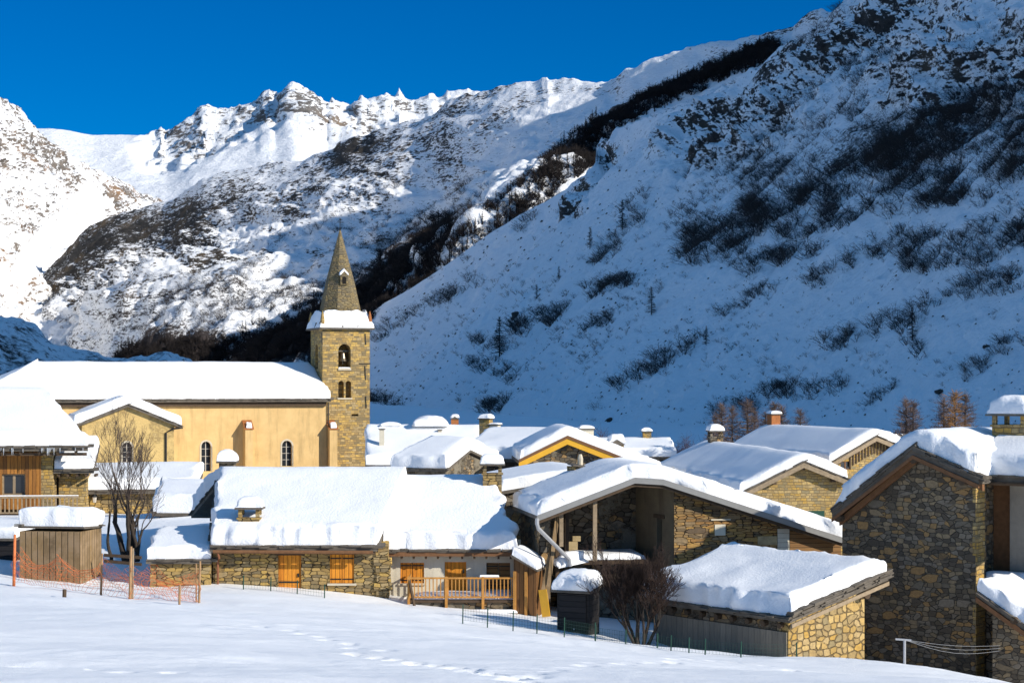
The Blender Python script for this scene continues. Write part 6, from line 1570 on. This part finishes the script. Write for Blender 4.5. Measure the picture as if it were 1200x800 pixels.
for k, (x, yt, Yd, wp, mt, lab) in enumerate(((678,500,185,36,M_REDBUSH,'reddish round bush behind the yellow gable, the left one'),(708,502,186,34,M_REDBUSH,'reddish round bush behind the yellow gable, the right one'),(757,506,190,24,M_SCRUB,'dark bush behind the long white roof and its chimney'),
        (803,509,185,26,M_REDBUSH,'dark red bush right of the long white roof'),(830,508,186,28,M_SCRUB,'dark bush at the foot of the left larches'),(580,499,190,16,M_SCRUB,'dark low bush behind the humped snow roof'),(910,516,183,24,M_REDBUSH,'russet bush under the right larches of the left row'))):
    p = W(x, yt, Yd); g_ = gz(p.x, p.y) - .1; hgt = p.z - g_; V, fs = bvar[k % 2]
    o = mesh_obj('bush', V, fs, mt); o.location = (p.x, p.y, g_); o.scale = (wp * Yd / F / 1.5, wp * Yd / F / 1.5, hgt); o.rotation_euler.z = k * 1.3; tag(o, lab, 'bush')

# ---- bare broad-leaved trees
def grow(rng, p, d, L, r, lev, out, trunk, up=.12, spread=.55, kids=3, wig=.12):
    n = 4; q = p; pts = [p]
    for i in range(n):
        d = (d + Vector((rng.gauss(0, wig), rng.gauss(0, wig), rng.gauss(0, wig * .6) + up * .25))).normalized(); q = q + d * (L / n); pts.append(q)
    r1 = r * .62
    for i in range(n):
        a, b = pts[i], pts[i + 1]; ra = r + (r1 - r) * i / n; rb = r + (r1 - r) * (i + 1) / n
        (trunk if r > .03 else out).append((np.array(a), np.array(b), ra, rb))
    if lev == 0: return
    for k in range(kids):
        t = rng.uniform(.4, 1.0) if k else 1.0; i = min(int(t * n), n - 1); s = pts[i].lerp(pts[i + 1], t * n - i)
        ax = Vector((rng.gauss(0, 1), rng.gauss(0, 1), rng.gauss(0, .5))).normalized()
        nd = (d + ax * spread * rng.uniform(.6, 1.3)).normalized(); nd.z = nd.z * .9 + up; nd.normalize()
        grow(rng, s, nd, L * rng.uniform(.58, .82), r1 * rng.uniform(.55, .85), lev - 1, out, trunk, up, spread, kids, wig)
def bare_tree(name, lab, loc, stems, seed, bark, twig):
    rng = random.Random(seed); out, tr = [], []
    for (dx, dy, dirx, diry, L, r, lev, kids, up, spread) in stems: grow(rng, Vector((dx, dy, -.3)), Vector((dirx, diry, 1)).normalized(), L, r, lev, out, tr, up, spread, kids)
    t = thing(name, lab, 'tree', loc)
    m = MB()
    for a, b, r0, r1 in tr: m.tube([a, b], [r0, r1], 6, False)
    m.build('trunk', bark, t, smooth=True)
    V, fs = tri_twigs([(a, b, max(r0, .0075), max(r1, .005)) for a, b, r0, r1 in out]); mesh_obj('crown', V, fs, twig, t)
    return t
p = W(150, 668, 84.5); bare_tree('yard_tree', 'bare many stemmed tree in the yard right of the weathered plank shed', (p.x, p.y, gz(p.x, p.y)),
    [(-.1, 0, -.06, .0, 2.1, .16, 5, 3, .24, .42), (.15, .1, .06, 0, 2.0, .14, 5, 3, .24, .45), (-.75, .1, -.14, 0, 1.4, .10, 3, 2, .3, .3), (.35, -.1, .3, .05, 1.6, .09, 4, 3, .12, .5), (.45, 0, .02, .05, 1.9, .12, 4, 3, .3, .3), (0, 0, .02, .0, 2.6, .11, 5, 3, .3, .38)], 12, M_BARK, M_TWIG)
p = W(748, 754, 70.5); bt_ = bare_tree('bushy_tree', 'dense dark bare tree with spreading crooked stems in front of the porch house', (p.x, p.y, gz(p.x, p.y)),
    [(0, 0, -.05, 0, 1.35, .12, 5, 4, .16, .55), (.2, .1, .3, .1, 1.3, .10, 5, 4, .14, .55), (-.1, 0, -.5, .0, 1.3, .09, 5, 4, .18, .5), (.3, 0, .6, -.1, 1.3, .09, 5, 4, .14, .55), (-.05, .1, -.3, .2, 1.4, .09, 5, 4, .16, .5), (.25, .0, .15, -.2, 1.4, .08, 5, 4, .16, .55)], 9, M_BARK, plain('dark_bush_twigs', (0.05, 0.03, 0.022), .9, .3, 1, bump=0)); bt_.scale = (.8, .8, 1.05)

# ================================================================== fences and stakes
def net_mesh(name, mat, parent, path, h, cell, r, sag=.0, rngs=1, slump=.0):
    """square mesh netting hung along a path of (x, y, z-foot) points"""
    path = [Vector(p) for p in path]; L = [0]
    for a, b in zip(path[:-1], path[1:]): L.append(L[-1] + (b - a).length)
    rng = random.Random(rngs); nU = int(L[-1] / cell); nV = max(2, int(h / cell))
    def pt(i, j):
        s = L[-1] * i / nU; k = min(np.searchsorted(L, s, 'right') - 1, len(path) - 2); t = (s - L[k]) / max(L[k+1] - L[k], 1e-6)
        b = path[k].lerp(path[k+1], t); v = j / nV; dip = sag * math.sin(math.pi * t)
        ph = 1.7 * k + 5 * t
        return b + Vector((.10 * slump * math.sin(9 * v + ph), .12 * slump * math.sin(7 * v + ph * 2), h * v * (1 - dip * v) + .03 * slump * math.sin(3 * ph)))
    G = [[pt(i, j) for j in range(nV + 1)] for i in range(nU + 1)]; S = []
    for i in range(nU + 1):
        for j in range(nV + 1):
            if i < nU: S.append((np.array(G[i][j]), np.array(G[i+1][j]), r, r))
            if j < nV: S.append((np.array(G[i][j]), np.array(G[i][j+1]), r, r))
    V, fs = tri_twigs(S); return mesh_obj(name, V, fs, mat, parent)
def at_ground(px, py, Y):
    p = W(px, py, Y); p.z = gz(p.x, p.y) + 0.05; return p
f = thing('snow_fence', 'sagging orange plastic netting strung between wooden stakes round the plank shed', 'fence', at_ground(118, 690, 73))
o0 = f.location.copy()
fp = [at_ground(16, 672, 75), at_ground(70, 685, 73.5), at_ground(118, 690, 73), at_ground(152, 699, 72), at_ground(233, 700, 72)]
for q_, (top, wd, mt) in zip(fp, ((626, .065, M_NET), (None, 0, 0), (648, .05, M_STAKE), (640, .06, M_STAKE), (657, .05, M_STAKE))):
    if top is None: continue
    zt_ = W(0, top, q_.y).z; MB().tube([q_ - o0 - Vector((0, 0, .4)), Vector((q_.x + .05, q_.y, zt_)) - o0], [wd, wd * .8], 7).build('post', mt, f)
q_ = at_ground(230, 700, 72.4); MB().tube([q_ - o0 - Vector((0, 0, .3)), Vector((q_.x, q_.y, W(0, 660, q_.y).z)) - o0], [.03, .03], 6).build('post', M_STAKE, f)
q_ = at_ground(155, 704, 72.2); MB().tube([q_ - o0 - Vector((0, 0, .3)), Vector((q_.x + .02, q_.y, W(0, 642, q_.y).z)) - o0], [.05, .05], 6).build('post', M_BEAM_L, f)
net_mesh('netting', M_NET, f, [p - o0 for p in fp], 1.25, .16, .0062, .45, 1, 1.0)
net_mesh('netting', M_NET, f, [at_ground(22, 665, 79) - o0, at_ground(70, 672, 78) - o0, at_ground(122, 676, 78) - o0, at_ground(180, 690, 76) - o0, at_ground(233, 700, 72) - o0], 1.2, .17, .0065, .55, 2, 1.2)
pl_ = MB()
for k in range(3): a = W(122 + k * 3, 650 + k * 5, 79.5); b = W(163, 656 + k * 6, 79.0); pl_.bar(a - o0, b - o0, .05, .12)
for k, (x, yb, yt) in enumerate(((75, 693, 684), (210, 714, 692))):
    q_ = at_ground(x, yb, 68 + k); m = MB().tube([(0, 0, -.4), (.02, 0, W(0, yt, q_.y).z - W(0, yb, q_.y).z)], [.075 if k == 0 else .045] * 2, 7); o = m.build('stake', M_BEAM if k == 0 else M_STAKE); o.location = q_
    tag(o, ('short dark stump of a post in the snow below the orange netting', 'thin wooden stake in the snow in front of the orange netting')[k], 'stake')
for k in range(2):
    a = W(122, 650 + k * 7, 80.0); b = W(166, 653 + k * 8, 79.6); m = MB().bar((0, 0, 0), b - a, .05, .13); o = m.build('rail', M_BEAM); o.location = a; tag(o, ('upper', 'lower')[k] + ' dark rail behind the bare yard tree', 'rail')
def wire_fence(lab, pts, h, post_r, mat, cell=.12, r=.004, net=True):
    P_ = [at_ground(*p) for p in pts]; f = thing('wire_fence', lab, 'fence', P_[0])
    for p in P_: MB().tube([p - P_[0] - Vector((0, 0, .4)), p - P_[0] + Vector((.02, 0, h + .08))], post_r, 6).build('post', mat, f)
    if net: net_mesh('netting', mat, f, [p - P_[0] for p in P_], h, cell, r)
    return f
wire_fence('low green wire fence half buried in snow in front of the tarred hut', [(542, 732, 71), (571, 736, 70.5), (601, 739, 70), (629, 742, 69.5), (661, 744, 69), (697, 752, 67)], .5, .022, M_GREEN)
wire_fence('green wire fence running from the bushy tree to the stone shed', [(697.5, 752, 66.6), (733, 752, 65.5), (770, 757, 65), (786, 759, 64.5), (807, 760, 64), (826, 765, 64), (868, 771, 63.5), (933, 774, 64)], .42, .024, M_GREEN)
wire_fence('low green wire fence in front of the orange plank door', [(285, 688, 78.6), (317, 692, 78.4), (348, 697, 78.0), (380, 702, 77.6)], .45, .024, M_GREEN)
f = thing('wire_rail', 'pale steel post with slack wires in front of the tall stone house', 'fence', at_ground(1060, 775, 62)); o0 = f.location.copy()
zt_ = W(0, 749, 62).z
MB().tube([(0, 0, -.4), (0, 0, zt_ - o0.z)], .045, 8).build('post', M_STEEL, f)
MB().bar((-.3, 0, zt_ - o0.z + .02), (.22, 0, zt_ - o0.z - .02), .06, .06).build('crossbar', M_STEEL, f)
for k in range(3):
    b = W(1172, 756 + k * 3, 66); pts = []
    for i in range(9): t = i / 8; q_ = Vector((0, 0, zt_)) * 1; q_ = Vector((o0.x, o0.y, zt_)).lerp(b, t) - o0 - Vector((0, 0, .10 * math.sin(math.pi * t) * (1 + .8 * k))); pts.append(q_)
    MB().tube(pts, .005, 5).build('wire', M_STEEL, f)
